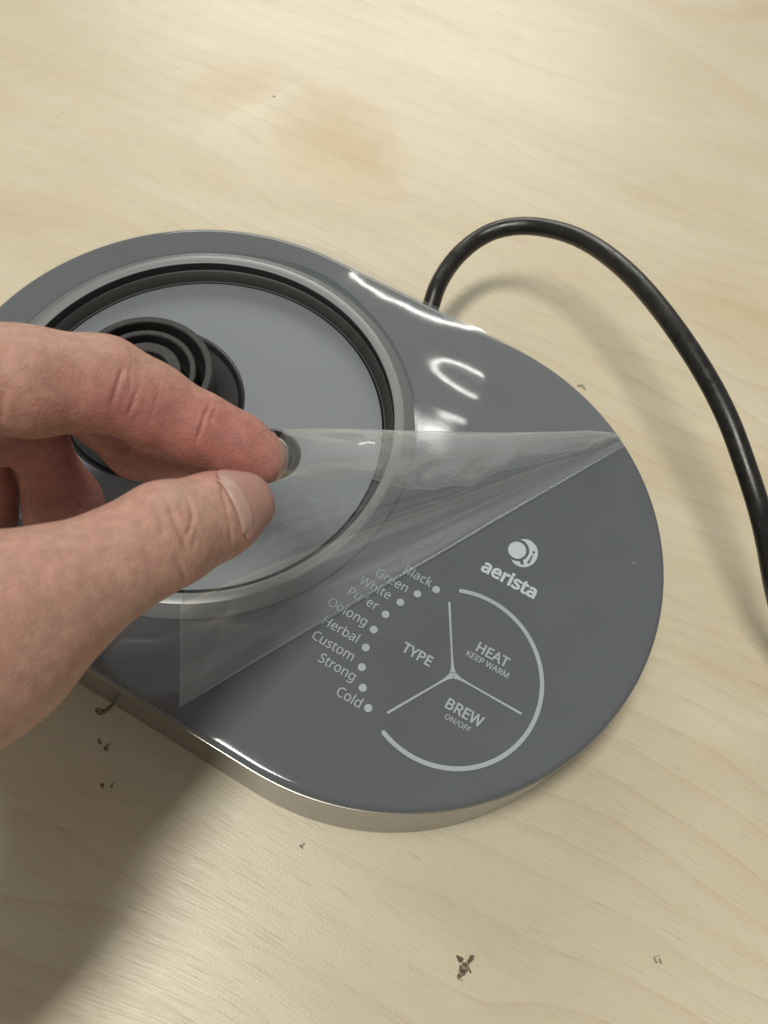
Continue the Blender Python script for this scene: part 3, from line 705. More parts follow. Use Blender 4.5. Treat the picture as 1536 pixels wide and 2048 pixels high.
# round emblem: a full dot beside a crescent with a tail and a small letter cut out of it
ev, ef = fill_loops([[(p[0] * 1000, p[1] * 1000) for p in pts] for pts in [[(1.3476, 0.1442), (1.3474, 0.1381), (1.3461, 0.1321), (1.3439, 0.1265), (1.3407, 0.1213), (1.3367, 0.1167), (1.3321, 0.113), (1.3269, 0.1101), (1.3213, 0.1081), (1.3154, 0.1072), (1.3096, 0.1074), (1.3038, 0.1086), (1.2984, 0.1108), (1.2934, 0.1139), (1.289, 0.118), (1.2853, 0.1227), (1.2826, 0.1281), (1.2807, 0.1339), (1.2799, 0.1399), (1.2801, 0.146), (1.2813, 0.1521), (1.2835, 0.1578), (1.2867, 0.163), (1.2907, 0.1676), (1.2954, 0.1715), (1.3006, 0.1744), (1.3063, 0.1764), (1.3122, 0.1773), (1.3181, 0.1771), (1.3239, 0.1759), (1.3294, 0.1736), (1.3344, 0.1704), (1.3388, 0.1663), (1.3424, 0.1615), (1.3451, 0.1561), (1.3469, 0.1503)], [(1.3058, 0.1879), (1.3089, 0.191), (1.3122, 0.1937), (1.3157, 0.1961), (1.3193, 0.1982), (1.323, 0.2), (1.3269, 0.2015), (1.3309, 0.2025), (1.3349, 0.2033), (1.3389, 0.2036), (1.343, 0.2036), (1.347, 0.2033), (1.351, 0.2025), (1.3549, 0.2014), (1.3588, 0.2), (1.3625, 0.1982), (1.3661, 0.1961), (1.3695, 0.1937), (1.3728, 0.191), (1.3758, 0.188), (1.3786, 0.1847), (1.3812, 0.1812), (1.3836, 0.1774), (1.3856, 0.1735), (1.3874, 0.1694), (1.389, 0.1651), (1.3902, 0.1608), (1.3911, 0.1563), (1.3917, 0.1518), (1.392, 0.1472), (1.3919, 0.1426), (1.3916, 0.138), (1.391, 0.1335), (1.39, 0.129), (1.3888, 0.1247), (1.3872, 0.1204), (1.3854, 0.1164), (1.3833, 0.1125), (1.381, 0.1087), (1.3784, 0.1052), (1.3756, 0.102), (1.3726, 0.099), (1.3693, 0.0963), (1.366, 0.0939), (1.3624, 0.0917), (1.3587, 0.0899), (1.355, 0.0885), (1.3511, 0.0873), (1.3472, 0.0865), (1.3432, 0.0861), (1.3392, 0.086), (1.3352, 0.0863), (1.3313, 0.0869), (1.3274, 0.0879), (1.3236, 0.0892), (1.3199, 0.0909), (1.3163, 0.0928), (1.3128, 0.0951), (1.3096, 0.0977), (1.3065, 0.1006), (1.3138, 0.0965), (1.3248, 0.0988), (1.3358, 0.1038), (1.3397, 0.1057), (1.3454, 0.1013), (1.3507, 0.0976), (1.3555, 0.0978), (1.3585, 0.1018), (1.3579, 0.1061), (1.3533, 0.1115), (1.3504, 0.1166), (1.3552, 0.1272), (1.3586, 0.1409), (1.3578, 0.1542), (1.3538, 0.1656), (1.3465, 0.1751), (1.3367, 0.1832), (1.3258, 0.1883), (1.3151, 0.1902)], [(1.3701, 0.1529), (1.3725, 0.1555), (1.3752, 0.1538), (1.3761, 0.1185), (1.3742, 0.1147), (1.3707, 0.1134), (1.3678, 0.1157), (1.3675, 0.1193)], [(1.3762, 0.1693), (1.3767, 0.1671), (1.3765, 0.1648), (1.3755, 0.1627), (1.3739, 0.1613), (1.372, 0.1606), (1.37, 0.1609), (1.3682, 0.162), (1.367, 0.1639), (1.3665, 0.1661), (1.3667, 0.1684), (1.3678, 0.1704), (1.3694, 0.1718), (1.3713, 0.1724), (1.3733, 0.1721), (1.3751, 0.1709)]]])
mesh_obj("logo_emblem", [(p[0] / 1000 * R, p[1] / 1000 * R, ZP) for p in ev], ef, MAT_LOGO, base, False)

# ------------------------------------------------------------------ power cord (leaves the back of the base)
def tube(name, pts, rad, mat, parent, seg=20, sub=10):
    P = [Vector(p) for p in pts]
    dense = []
    n = len(P)
    for i in range(n - 1):
        p0, p1, p2, p3 = P[max(i - 1, 0)], P[i], P[i + 1], P[min(i + 2, n - 1)]
        for k in range(sub):
            t = k / sub
            dense.append(0.5 * ((2 * p1) + (p2 - p0) * t + (2 * p0 - 5 * p1 + 4 * p2 - p3) * t * t + (3 * p1 - p0 - 3 * p2 + p3) * t ** 3))
    dense.append(P[-1])
    for _ in range(6):
        dense = [dense[0]] + [(dense[i - 1] + dense[i] * 2 + dense[i + 1]) / 4 for i in range(1, len(dense) - 1)] + [dense[-1]]
    loops = []
    up = Vector((0, 0, 1))
    prev = None
    for i, p in enumerate(dense):
        t = (dense[min(i + 1, len(dense) - 1)] - dense[max(i - 1, 0)]).normalized()
        if prev is None:
            nrm = t.orthogonal().normalized()
        else:
            nrm = (prev - t * prev.dot(t)).normalized()
        prev = nrm
        bn = t.cross(nrm)
        loops.append([p + (nrm * math.cos(2 * math.pi * k / seg) + bn * math.sin(2 * math.pi * k / seg)) * rad for k in range(seg)])
    v, f = loft(loops, True, True)
    return mesh_obj(name, v, f, mat, parent, True, 60)

CORD = [[0.03797, 0.07885, 0.0183], [0.03588, 0.08712, 0.0213], [0.03533, 0.0924, 0.0233], [0.03383, 0.09919, 0.0263], [0.03301, 0.10783, 0.0273], [0.03391, 0.11666, 0.0293], [0.03715, 0.12658, 0.0313], [0.04314, 0.13318, 0.0343], [0.05284, 0.13759, 0.0373], [0.06602, 0.13637, 0.0423], [0.07828, 0.13184, 0.0463], [0.09118, 0.1237, 0.0503], [0.10411, 0.11374, 0.0533], [0.11808, 0.10174, 0.0553], [0.13138, 0.09047, 0.0553], [0.14295, 0.07944, 0.0543], [0.15353, 0.06871, 0.0513], [0.16336, 0.05904, 0.0473], [0.17208, 0.05243, 0.0403], [0.18071, 0.04594, 0.0323], [0.19295, 0.0408, 0.0203], [0.20664, 0.03503, 0.0103], [0.22143, 0.03027, 0.0043], [0.23749, 0.0288, 0.0035], [0.26013, 0.03119, 0.0035], [0.30569, 0.05042, 0.0035]]
cord = tube("power_cord", CORD, 0.0033, MAT_CORD, base)

# ------------------------------------------------------------------ protective film, half peeled
FB = {'pr': [0.11983, 0.06284, 0.0406], 'pl': [0.04754, -0.07638, 0.0406], 'top': [[0.11983, 0.06284, 0.0406], [0.11422, 0.06289, 0.0433], [0.09972, 0.04678, 0.0533], [0.08488, 0.03022, 0.0633], [0.07374, 0.01763, 0.0713], [0.06355, 0.00636, 0.0783], [0.05431, -0.00417, 0.0853], [0.04822, -0.01308, 0.0923], [0.04436, -0.01836, 0.0963]], 'left': [[0.04754, -0.07638, 0.0406], [0.04273, -0.06734, 0.0493], [0.03813, -0.05804, 0.0603], [0.03926, -0.05225, 0.0713], [0.04583, -0.04181, 0.0853], [0.04844, -0.03651, 0.0943], [0.05056, -0.03146, 0.0973], [0.04989, -0.02803, 0.0998], [0.04641, -0.02329, 0.0988], [0.04436, -0.01836, 0.0963]], 'free': [[0.11419, 0.0625, 0.0438], [0.1105, 0.05486, 0.0463], [0.10649, 0.04576, 0.0493], [0.09869, 0.03286, 0.0553], [0.09035, 0.01929, 0.0623], [0.08299, 0.00658, 0.0683], [0.07813, 0.00014, 0.0723], [0.07279, -0.00469, 0.0763], [0.06682, -0.00778, 0.0803], [0.06065, -0.00996, 0.0838], [0.05447, -0.01413, 0.0883], [0.04914, -0.01899, 0.0923], [0.04495, -0.02368, 0.0963]]}     # boundary curves in metres, computed for this place

def resample(pts, n):
    P = np.array(pts, float)
    # Catmull-Rom, then even arc length
    ext = np.vstack([2 * P[0] - P[1], P, 2 * P[-1] - P[-2]])
    out = []
    for i in range(1, len(ext) - 2):
        p0, p1, p2, p3 = ext[i - 1:i + 3]
        for t in np.linspace(0, 1, 24, endpoint=False):
            out.append(0.5 * (2 * p1 + (p2 - p0) * t + (2 * p0 - 5 * p1 + 4 * p2 - p3) * t * t + (3 * p1 - p0 - 3 * p2 + p3) * t ** 3))
    out.append(ext[-2])
    out = np.array(out)
    d = np.r_[0, np.cumsum(np.linalg.norm(np.diff(out, axis=0), axis=1))]
    s = np.linspace(0, d[-1], n)
    return np.stack([np.interp(s, d, out[:, k]) for k in range(3)], 1)

def smooth_noise(n, seed, k):
    r = np.random.RandomState(seed)
    x = np.linspace(0, 1, n)
    y = np.zeros(n)
    for i in range(1, k + 1):
        y += r.randn() / i ** 0.5 * np.sin(2 * np.pi * (i * x + r.rand()))
    return y / (np.abs(y).max() + 1e-9)

def film():
    V, F, H = [], [], []
    def grid(G, haze, closed=False):
        b0 = sum(len(a) for a in V)
        nu, nv = G.shape[:2]
        V.append(G.reshape(-1, 3))
        H.append(np.asarray(haze, float).reshape(-1) * np.ones(nu * nv))
        for i in range(nu - 1 + (1 if closed else 0)):
            i2 = (i + 1) % nu
            for j in range(nv - 1):
                F.append((b0 + i * nv + j, b0 + i2 * nv + j, b0 + i2 * nv + j + 1, b0 + i * nv + j + 1))
    NU, NV = 150, 90
    PRp, PLp = np.array(FB['pr']), np.array(FB['pl'])
    u = np.linspace(0, 1, NU)
    Lb = PRp + (PLp - PRp) * u[:, None]
    nout = np.array([PLp[1] - PRp[1], -(PLp[0] - PRp[0]), 0.0])
    nout /= np.linalg.norm(nout)
    if nout[0] < 0:
        nout = -nout
    rad = 0.0002 + 0.0015 * np.sin(np.pi * u) ** 0.8 + 0.0006 * u * (1 - u) * 4 * smooth_noise(NU, 3, 5)
    # tight curl where the film leaves the plate
    NC = 14
    th = np.linspace(-np.pi / 2, np.pi / 2, NC)
    curl = np.zeros((NU, NC, 3))
    for j, t in enumerate(th):
        curl[:, j] = Lb + nout * (rad * (math.cos(t) - 1.0))[:, None] + np.array([0, 0, 1]) * (rad * (1 + math.sin(t)))[:, None]
    grid(curl, 0.15)
    start = curl[:, -1]
    top = resample(FB['top'], NU)
    left = resample(FB['left'], NV)       # from PL to the pinch
    left = left + (start[-1] - left[0]) * (1 - np.linspace(0, 1, NV))[:, None] ** 2
    right = start[0] + (top[0] - start[0]) * np.linspace(0, 1, NV)[:, None]
    vv = np.linspace(0, 1, NV)[None, :, None]
    uu = u[:, None, None]
    S = (1 - vv) * start[:, None] + vv * top[:, None] + (1 - uu) * right[None] + uu * left[None] \
        - ((1 - uu) * (1 - vv) * start[0] + uu * (1 - vv) * start[-1] + (1 - uu) * vv * top[0] + uu * vv * top[-1])
    # ripples that run from the pinch towards the far corner
    uq, vq = np.meshgrid(u, np.linspace(0, 1, NV), indexing='ij')
    env = np.sin(np.pi * vq) ** 0.7 * np.clip(uq * 4, 0, 1) * np.clip((1 - uq) * 6, 0, 1)
    rip = 0.0003 * np.sin(2 * np.pi * (3.2 * vq + 0.9 * uq + 0.25 * np.sin(5 * uq))) + 0.00012 * np.sin(2 * np.pi * (7.5 * vq - 1.4 * uq) + 1.0)
    rip += 0.00003 * np.sin(2 * np.pi * (15 * vq + 2.1 * uq + 0.4 * np.sin(9 * uq)))
    pinch = np.exp(-((1 - uq) / 0.22) ** 2) * np.sin(np.pi * vq) ** 0.5 * np.clip((1 - uq) * 14, 0, 1)
    S[:, :, 2] += 0.00055 * pinch * np.sin(2 * np.pi * (6.5 * vq + 0.5 * np.sin(4 * uq))) + 0.00025 * pinch * np.sin(2 * np.pi * (14 * vq - uq) + 0.6)
    S[:, :, 2] += env * rip * 0.35 + 0.002 * np.sin(np.pi * vq) * np.sin(np.pi * uq)
    hz = 0.11 + 0.05 * np.sin(2 * np.pi * (5 * vq + uq + 0.2 * np.sin(7 * uq))) * np.sin(2 * np.pi * 2.3 * vq + 1) + 0.03 * np.sin(2 * np.pi * (13 * vq - 2 * uq)) + 0.25 * np.exp(-((vq - 1) / 0.012) ** 2) + 0.16 * np.exp(-((uq - 1) / 0.006) ** 2) * (vq < 0.5)
    rs = np.random.RandomState(21)
    for _ in range(26):
        v0, sl, wd, am, c0, cw = rs.uniform(0.12, 0.97), rs.uniform(-0.05, 0.05), rs.uniform(0.003, 0.012), rs.uniform(0.05, 0.16), rs.uniform(0.25, 0.95), rs.uniform(0.08, 0.3)
        hz = hz + am * np.exp(-((vq - v0 - sl * (uq - c0)) / wd) ** 2) * np.exp(-((uq - c0) / cw) ** 2)
    cl = 1 - 0.14 * np.sqrt(np.clip(vq / 0.45, 0, 1))
    hz = hz + (0.16 * np.exp(-((uq - cl) / 0.008) ** 2) + 0.07 * ((uq < cl) & (uq > cl - 0.09))) * (vq < 0.5)
    hz = hz + 0.13 * np.clip((0.125 - vq) / 0.012, 0, 1) / (1 + np.exp(-(uq - 0.36) / 0.02))  # reflected band along the peel line, painted into the haze
    hz *= 1 - 0.92 * np.exp(-((1 - uq) / 0.075) ** 2) * (vq > 0.4)
    hz = hz * (1 - 0.55 / (1 + np.exp(-(uq - 0.82) / 0.05)) * (1 - vq))
    grid(S, np.clip(hz * 1.12, 0.02, 1))
    # the strip that folds back over the top edge and lies against the flap
    NW = 36
    w = np.linspace(0, 1, NW)
    ef_ = np.interp(u, [0, .03, .088, .17, .25, .37, .48, .556, .63, .70, .776, .86, .95, 1], [0, .15, .29, .41, .46, .44, .465, .43, .37, .29, .22, .19, .17, .15])
    ef_ += 0.012 * smooth_noise(NU, 9, 14) * np.sin(np.pi * u)
    su = np.gradient(S, axis=0)
    sv = np.gradient(S, axis=1)
    nr = np.cross(su, sv)
    nr /= np.linalg.norm(nr, axis=2, keepdims=True) + 1e-12
    nr *= np.where(nr[:, :, 2:3] < 0, -1, 1)
    k0 = int(0.03 * NU)
    Fd = np.zeros((NU, NW, 3))
    r = np.random.RandomState(5)
    cz = np.zeros((NU, NW))
    for _ in range(46):
        c, d, q = r.uniform(0.40, 0.80), r.uniform(0.35, 1.05), r.uniform(0.012, 0.035)
        cz += r.randn() * q * np.exp(-(((u[:, None] - c) / q) ** 2 + ((w[None] - d) / (q * 6)) ** 2))
    cz /= np.abs(cz).max()
    for i in range(NU):
        vf = (1 - ef_[i] * w) * (NV - 1)
        for k in range(3):
            Fd[i, :, k] = np.interp(vf, np.arange(NV), S[i, :, k])
        nn = np.stack([np.interp(vf, np.arange(NV), nr[i, :, k]) for k in range(3)], 1)
        lift = (0.0004 + 0.0021 * np.sin(np.pi * np.minimum(w * 0.9, 1)) + 0.0008 * w) * min(1, u[i] * 6) * np.minimum(w * 8, 1)
        lift = lift + 0.0026 * cz[i] * np.minimum(w * 3, 1) + 0.00025 * np.sin(2 * np.pi * (2.5 * w + 3 * u[i])) * w
        Fd[i] += nn * np.maximum(lift, 0.0002 * np.minimum(w * 8, 1))[:, None]
    wq = np.repeat(w[None], NU, 0)
    hzf = 0.30 + 0.06 * np.sin(2 * np.pi * (2.2 * wq + u[:, None])) + 0.36 * np.exp(-((wq - 1) / 0.03) ** 2)
    hzf *= 1 - 0.9 * np.exp(-((1 - u[:, None]) / 0.06) ** 2)
    grid(Fd[k0:], hzf[k0:])
    # the half that still sticks to the plate, star-shaped round the heating plate
    NA, NB = 420, 64
    ang = np.linspace(0, 2 * np.pi, NA, endpoint=False)
    r0 = RR + 0.0009
    inset = 0.0009
    G = np.zeros((NA, NB, 3))
    hz2 = np.zeros((NA, NB))
    adh = Lb - nout * rad.mean()
    lp = PRp[:2] - nout[:2] * 0.0
    for i, a in enumerate(ang):
        d = np.array([math.cos(a), math.sin(a)])
        # distance to the outline (march) and to the peel line
        tmax = 0.0
        lo, hi = 0.0, 0.3
        for _ in range(40):
            mid = (lo + hi) / 2
            x, y = CX + d[0] * mid, CY + d[1] * mid
            cxx = min(max(x, 0.0), DX)
            if math.hypot(x - cxx, y) < R - inset:
                lo = mid
            else:
                hi = mid
        tmax = lo
        den = float(d @ nout[:2])
        if den > 1e-6:
            tl = float((lp - np.array([CX, CY])) @ nout[:2]) / den - 0.0001
            tmax = min(tmax, tl)
        tmax = max(tmax, r0 + 0.0002)
        t = r0 + (tmax - r0) * np.linspace(0, 1, NB)
        G[i, :, 0] = CX + d[0] * t
        G[i, :, 1] = CY + d[1] * t
    X, Y = G[:, :, 0] / R, G[:, :, 1] / R
    # loose film height as a bicubic spline, shaped so lamp reflections form bright streaks
    LS = {'x0': -0.7, 'x1': 1.6, 'nx': 26, 'y0': 0.15, 'y1': 1.05, 'ny': 14, 'c': [66, 83, 84, 78, 84, 83, 82, 79, 84, 77, 76, 69, 68, 310, 82, 79, 78, 81, 82, 83, 82, 86, 85, 82, 84, 83, 77, 65, 79, 81, 83, 82, 83, 81, 82, 86, 84, 83, 81, 78, 80, 26, 84, 83, 84, 85, 84, 83, 83, 87, 86, 85, 81, 91, 84, 33, 77, 83, 82, 83, 85, 85, 86, 84, 86, 78, 74, 63, 63, 325, 84, 81, 83, 87, 86, 85, 107, 159, 225, 300, 390, 522, 778, 1163, 79, 81, 79, 79, 79, 89, 234, 484, 789, 1112, 1438, 1744, 2062, 2407, 78, 79, 78, 80, 77, 91, 393, 913, 1548, 2175, 2722, 3146, 3471, 3770, 78, 81, 79, 80, 77, 94, 523, 1287, 2250, 3149, 3689, 4152, 4597, 4935, 78, 81, 78, 80, 81, 95, 593, 1467, 2585, 3659, 3717, 4123, 5073, 5595, 78, 83, 83, 86, 83, 99, 625, 1439, 2268, 2762, 2502, 3111, 4456, 5536, 86, 85, 86, 86, 85, 105, 661, 1342, 1702, 1613, 1689, 2349, 3543, 4953, 82, 86, 85, 88, 84, 106, 799, 1385, 1343, 1219, 1057, 1640, 2909, 4289, 76, 80, 79, 83, 86, 116, 1162, 1463, 867, 625, 608, 1190, 2419, 3754, 72, 80, 77, 83, 75, 206, 1621, 394, 431, 541, 456, 883, 1980, 3439, 72, 82, 79, 84, 82, 139, 842, -211, 316, 963, 461, 773, 1682, 3300, 83, 79, 83, 88, 83, 70, 132, -39, 423, 997, 1241, 1186, 1893, 2911, 79, 80, 81, 85, 80, 145, 628, 200, 705, 1460, 665, 538, 1134, 1910, 77, 80, 79, 81, 82, 74, 139, 84, 104, 168, 76, 39, 296, 855, 84, 78, 81, 80, 82, 83, 79, 82, 80, 81, 79, 91, 53, 191, 78, 80, 79, 82, 79, 84, 87, 86, 81, 78, 78, 78, 90, 2, 79, 80, 81, 82, 81, 87, 86, 85, 82, 79, 80, 83, 80, 11, 81, 84, 81, 79, 84, 85, 85, 83, 81, 79, 81, 81, 88, 41, 79, 88, 82, 79, 80, 81, 84, 84, 79, 83, 82, 80, 80, 57, 85, 80, 83, 83, 80, 80, 84, 83, 80, 79, 79, 81, 85, 65, 82, 86, 83, 76, 85, 78, 85, 79, 79, 81, 82, 84, 69, 63]}
    gx = np.clip((X - LS['x0']) / (LS['x1'] - LS['x0']) * (LS['nx'] - 3), 0, LS['nx'] - 3 - 1e-6)
    gy = np.clip((Y - LS['y0']) / (LS['y1'] - LS['y0']) * (LS['ny'] - 3), 0, LS['ny'] - 3 - 1e-6)
    ix, iy = gx.astype(int), gy.astype(int)
    def bsp(t):
        return [(1 - t) ** 3 / 6, (3 * t ** 3 - 6 * t ** 2 + 4) / 6, (-3 * t ** 3 + 3 * t ** 2 + 3 * t + 1) / 6, t ** 3 / 6]
    bx, by = bsp(gx - ix), bsp(gy - iy)
    cf = np.array(LS['c'], float).reshape(LS['nx'], LS['ny']) * 1e-5
    loose = sum(bx[i] * by[j] * cf[ix + i, iy + j] for i in range(4) for j in range(4))
    loose = np.maximum(loose, 0)
    G[:, :, 2] = ZT + 0.00030 + loose * R
    G[:, :, 2] += 0.000008 * (np.sin(31 * X + 3 * np.sin(9 * Y)) * np.sin(27 * Y + 2 * np.sin(11 * X)) + 1)
    grid(G, 0.02 + 0.085 * np.clip((Y + 0.15) / 0.7, 0, 1) * np.clip((X + 0.3) / 0.5, 0, 1), closed=True)  # haze thinned on the hand's side, painting part of its shade
    V = np.vstack(V)
    me = bpy.data.meshes.new("protective_film")
    me.from_pydata(V.tolist(), [], F)
    me.update()
    a = me.attributes.new("haze", 'FLOAT', 'POINT')
    a.data.foreach_set('value', np.concatenate(H).astype(np.float32))
    o = link_mesh("protective_film", me, MAT_FILM, None, True, 0)
    tag(o, "clear protective film half peeled off the grey glass plate, held by thumb and finger", "plastic film")
    return o
film()

# ------------------------------------------------------------------ the hand
def round_cone(P, a, b, ra, rb):
    ba = b - a
    l2 = float(ba @ ba)
    rr = ra - rb
    a2 = l2 - rr * rr
    il2 = 1.0 / l2
    pa = P - a
    y = pa @ ba
    z = y - l2
    w = pa * l2 - y[..., None] * ba
    x2 = (w * w).sum(-1)
    y2 = y * y * l2
    z2 = z * z * l2
    k = np.sign(rr) * rr * rr * x2
    d = (np.sqrt(np.maximum(x2 * a2 * il2, 0)) + y * rr) * il2 - ra
    m1 = np.sign(z) * a2 * z2 > k
    d1 = np.sqrt(x2 + z2) * il2 - rb
    m2 = np.sign(y) * a2 * y2 < k
    d2 = np.sqrt(x2 + y2) * il2 - ra
    return np.where(m1, d1, np.where(m2, d2, d))

def smin(a, b, k):
    h = np.clip(0.5 + 0.5 * (b - a) / k, 0, 1)
    return b + (a - b) * h - k * h * (1 - h)

def chain_sdf(P, ch, k):
    d = None
    for i in range(len(ch) - 1):
        a, b = np.array(ch[i][:3]), np.array(ch[i + 1][:3])
        c = round_cone(P, a, b, ch[i][3], ch[i + 1][3])
        d = c if d is None else smin(d, c, k)
    return d

def make_hand_sdf(spec):
    def f(P):
        tot = None
        palm_and_shade_mass = None
        for ch in spec['palm_and_shade_mass']:
            c = chain_sdf(P, ch, 0.010)
            palm_and_shade_mass = c if palm_and_shade_mass is None else smin(palm_and_shade_mass, c, 0.016)
        for name in ('index', 'thumb', 'middle', 'ring', 'little'):
            d = None
            for ch in spec[name]:
                c = chain_sdf(P, ch, 0.0035)
                d = c if d is None else smin(d, c, 0.004)
            d = smin(d, palm_and_shade_mass, spec['blend'][name])
            tot = d if tot is None else smin(tot, d, 0.0009)
        return tot
    return f

def build_hand_mesh(spec):
    """smooth field of tapered capsules, turned into one closed surface (surface nets)"""
    f = make_hand_sdf(spec)
    h = spec['voxel']
    lo, hi = np.array(spec['lo']), np.array(spec['hi'])
    n = np.ceil((hi - lo) / h).astype(int)
    # coarse pass first, fine values only near the surface
    ax = [lo[i] + h * np.arange(n[i]) for i in range(3)]
    D = np.empty(tuple(n), np.float32)
    B = 8
    for i0 in range(0, n[0], B):
        for j0 in range(0, n[1], B):
            for k0 in range(0, n[2], B):
                sl = (slice(i0, i0 + B), slice(j0, j0 + B), slice(k0, k0 + B))
                xs, ys, zs = ax[0][sl[0]], ax[1][sl[1]], ax[2][sl[2]]
                c = np.array([[xs.mean(), ys.mean(), zs.mean()]])
                dc = float(f(c)[0])
                if abs(dc) > h * B * 1.3 + 0.012:
                    D[sl] = dc
                    continue
                G = np.stack(np.meshgrid(xs, ys, zs, indexing='ij'), -1)
                D[sl] = f(G.reshape(-1, 3)).reshape(G.shape[:3])
    D[0], D[-1], D[:, 0], D[:, -1], D[:, :, 0], D[:, :, -1] = 1, 1, 1, 1, 1, 1
    S = D < 0
    c = [S[i:n[0] - 1 + i, j:n[1] - 1 + j, k:n[2] - 1 + k] for i in (0, 1) for j in (0, 1) for k in (0, 1)]
    cnt = sum(x.astype(np.int8) for x in c)
    act = (cnt > 0) & (cnt < 8)
    idx = -np.ones(act.shape, np.int64)
    cells = np.argwhere(act)
    idx[act] = np.arange(len(cells))
    acc = np.zeros((len(cells), 3))
    num = np.zeros(len(cells))
    offs = [(i, j, k) for i in (0, 1) for j in (0, 1) for k in (0, 1)]
    for a in range(8):
        for b in range(a + 1, 8):
            oa, ob = np.array(offs[a]), np.array(offs[b])
            if np.abs(oa - ob).sum() != 1:
                continue
            A, Bv = cells + oa, cells + ob
            da = D[A[:, 0], A[:, 1], A[:, 2]].astype(float)
            db = D[Bv[:, 0], Bv[:, 1], Bv[:, 2]].astype(float)
            m = (da < 0) != (db < 0)
            t = np.where(m, da / np.where(m, da - db, 1), 0)
            p = A + (Bv - A) * t[:, None]
            acc[m] += p[m]
            num[m] += 1
    verts = lo + h * acc / num[:, None]
    faces = []
    for axis in range(3):
        o1, o2 = [(1, 2), (2, 0), (0, 1)][axis]
        e = np.zeros(3, int)
        e[axis] = 1
        s0 = S[tuple(slice(0, n[d] - e[d]) for d in range(3))]
        s1 = S[tuple(slice(e[d], n[d]) for d in range(3))]
        ed = np.argwhere(s0 != s1)
        ed = ed[(ed[:, o1] > 0) & (ed[:, o2] > 0) & (ed[:, o1] < n[o1] - 1) & (ed[:, o2] < n[o2] - 1)]
        flip = s0[ed[:, 0], ed[:, 1], ed[:, 2]]
        u1, u2 = np.zeros(3, int), np.zeros(3, int)
        u1[o1], u2[o2] = 1, 1
        q = []
        for dlt in (0 * u1, u1, u1 + u2, u2):
            cc = ed - dlt
            q.append(idx[cc[:, 0], cc[:, 1], cc[:, 2]])
        q = np.stack(q, 1)
        q[~flip] = q[~flip][:, ::-1]
        faces.append(q)
    faces = np.concatenate(faces)
    faces = faces[(faces >= 0).all(1)]
    return (verts, faces), f

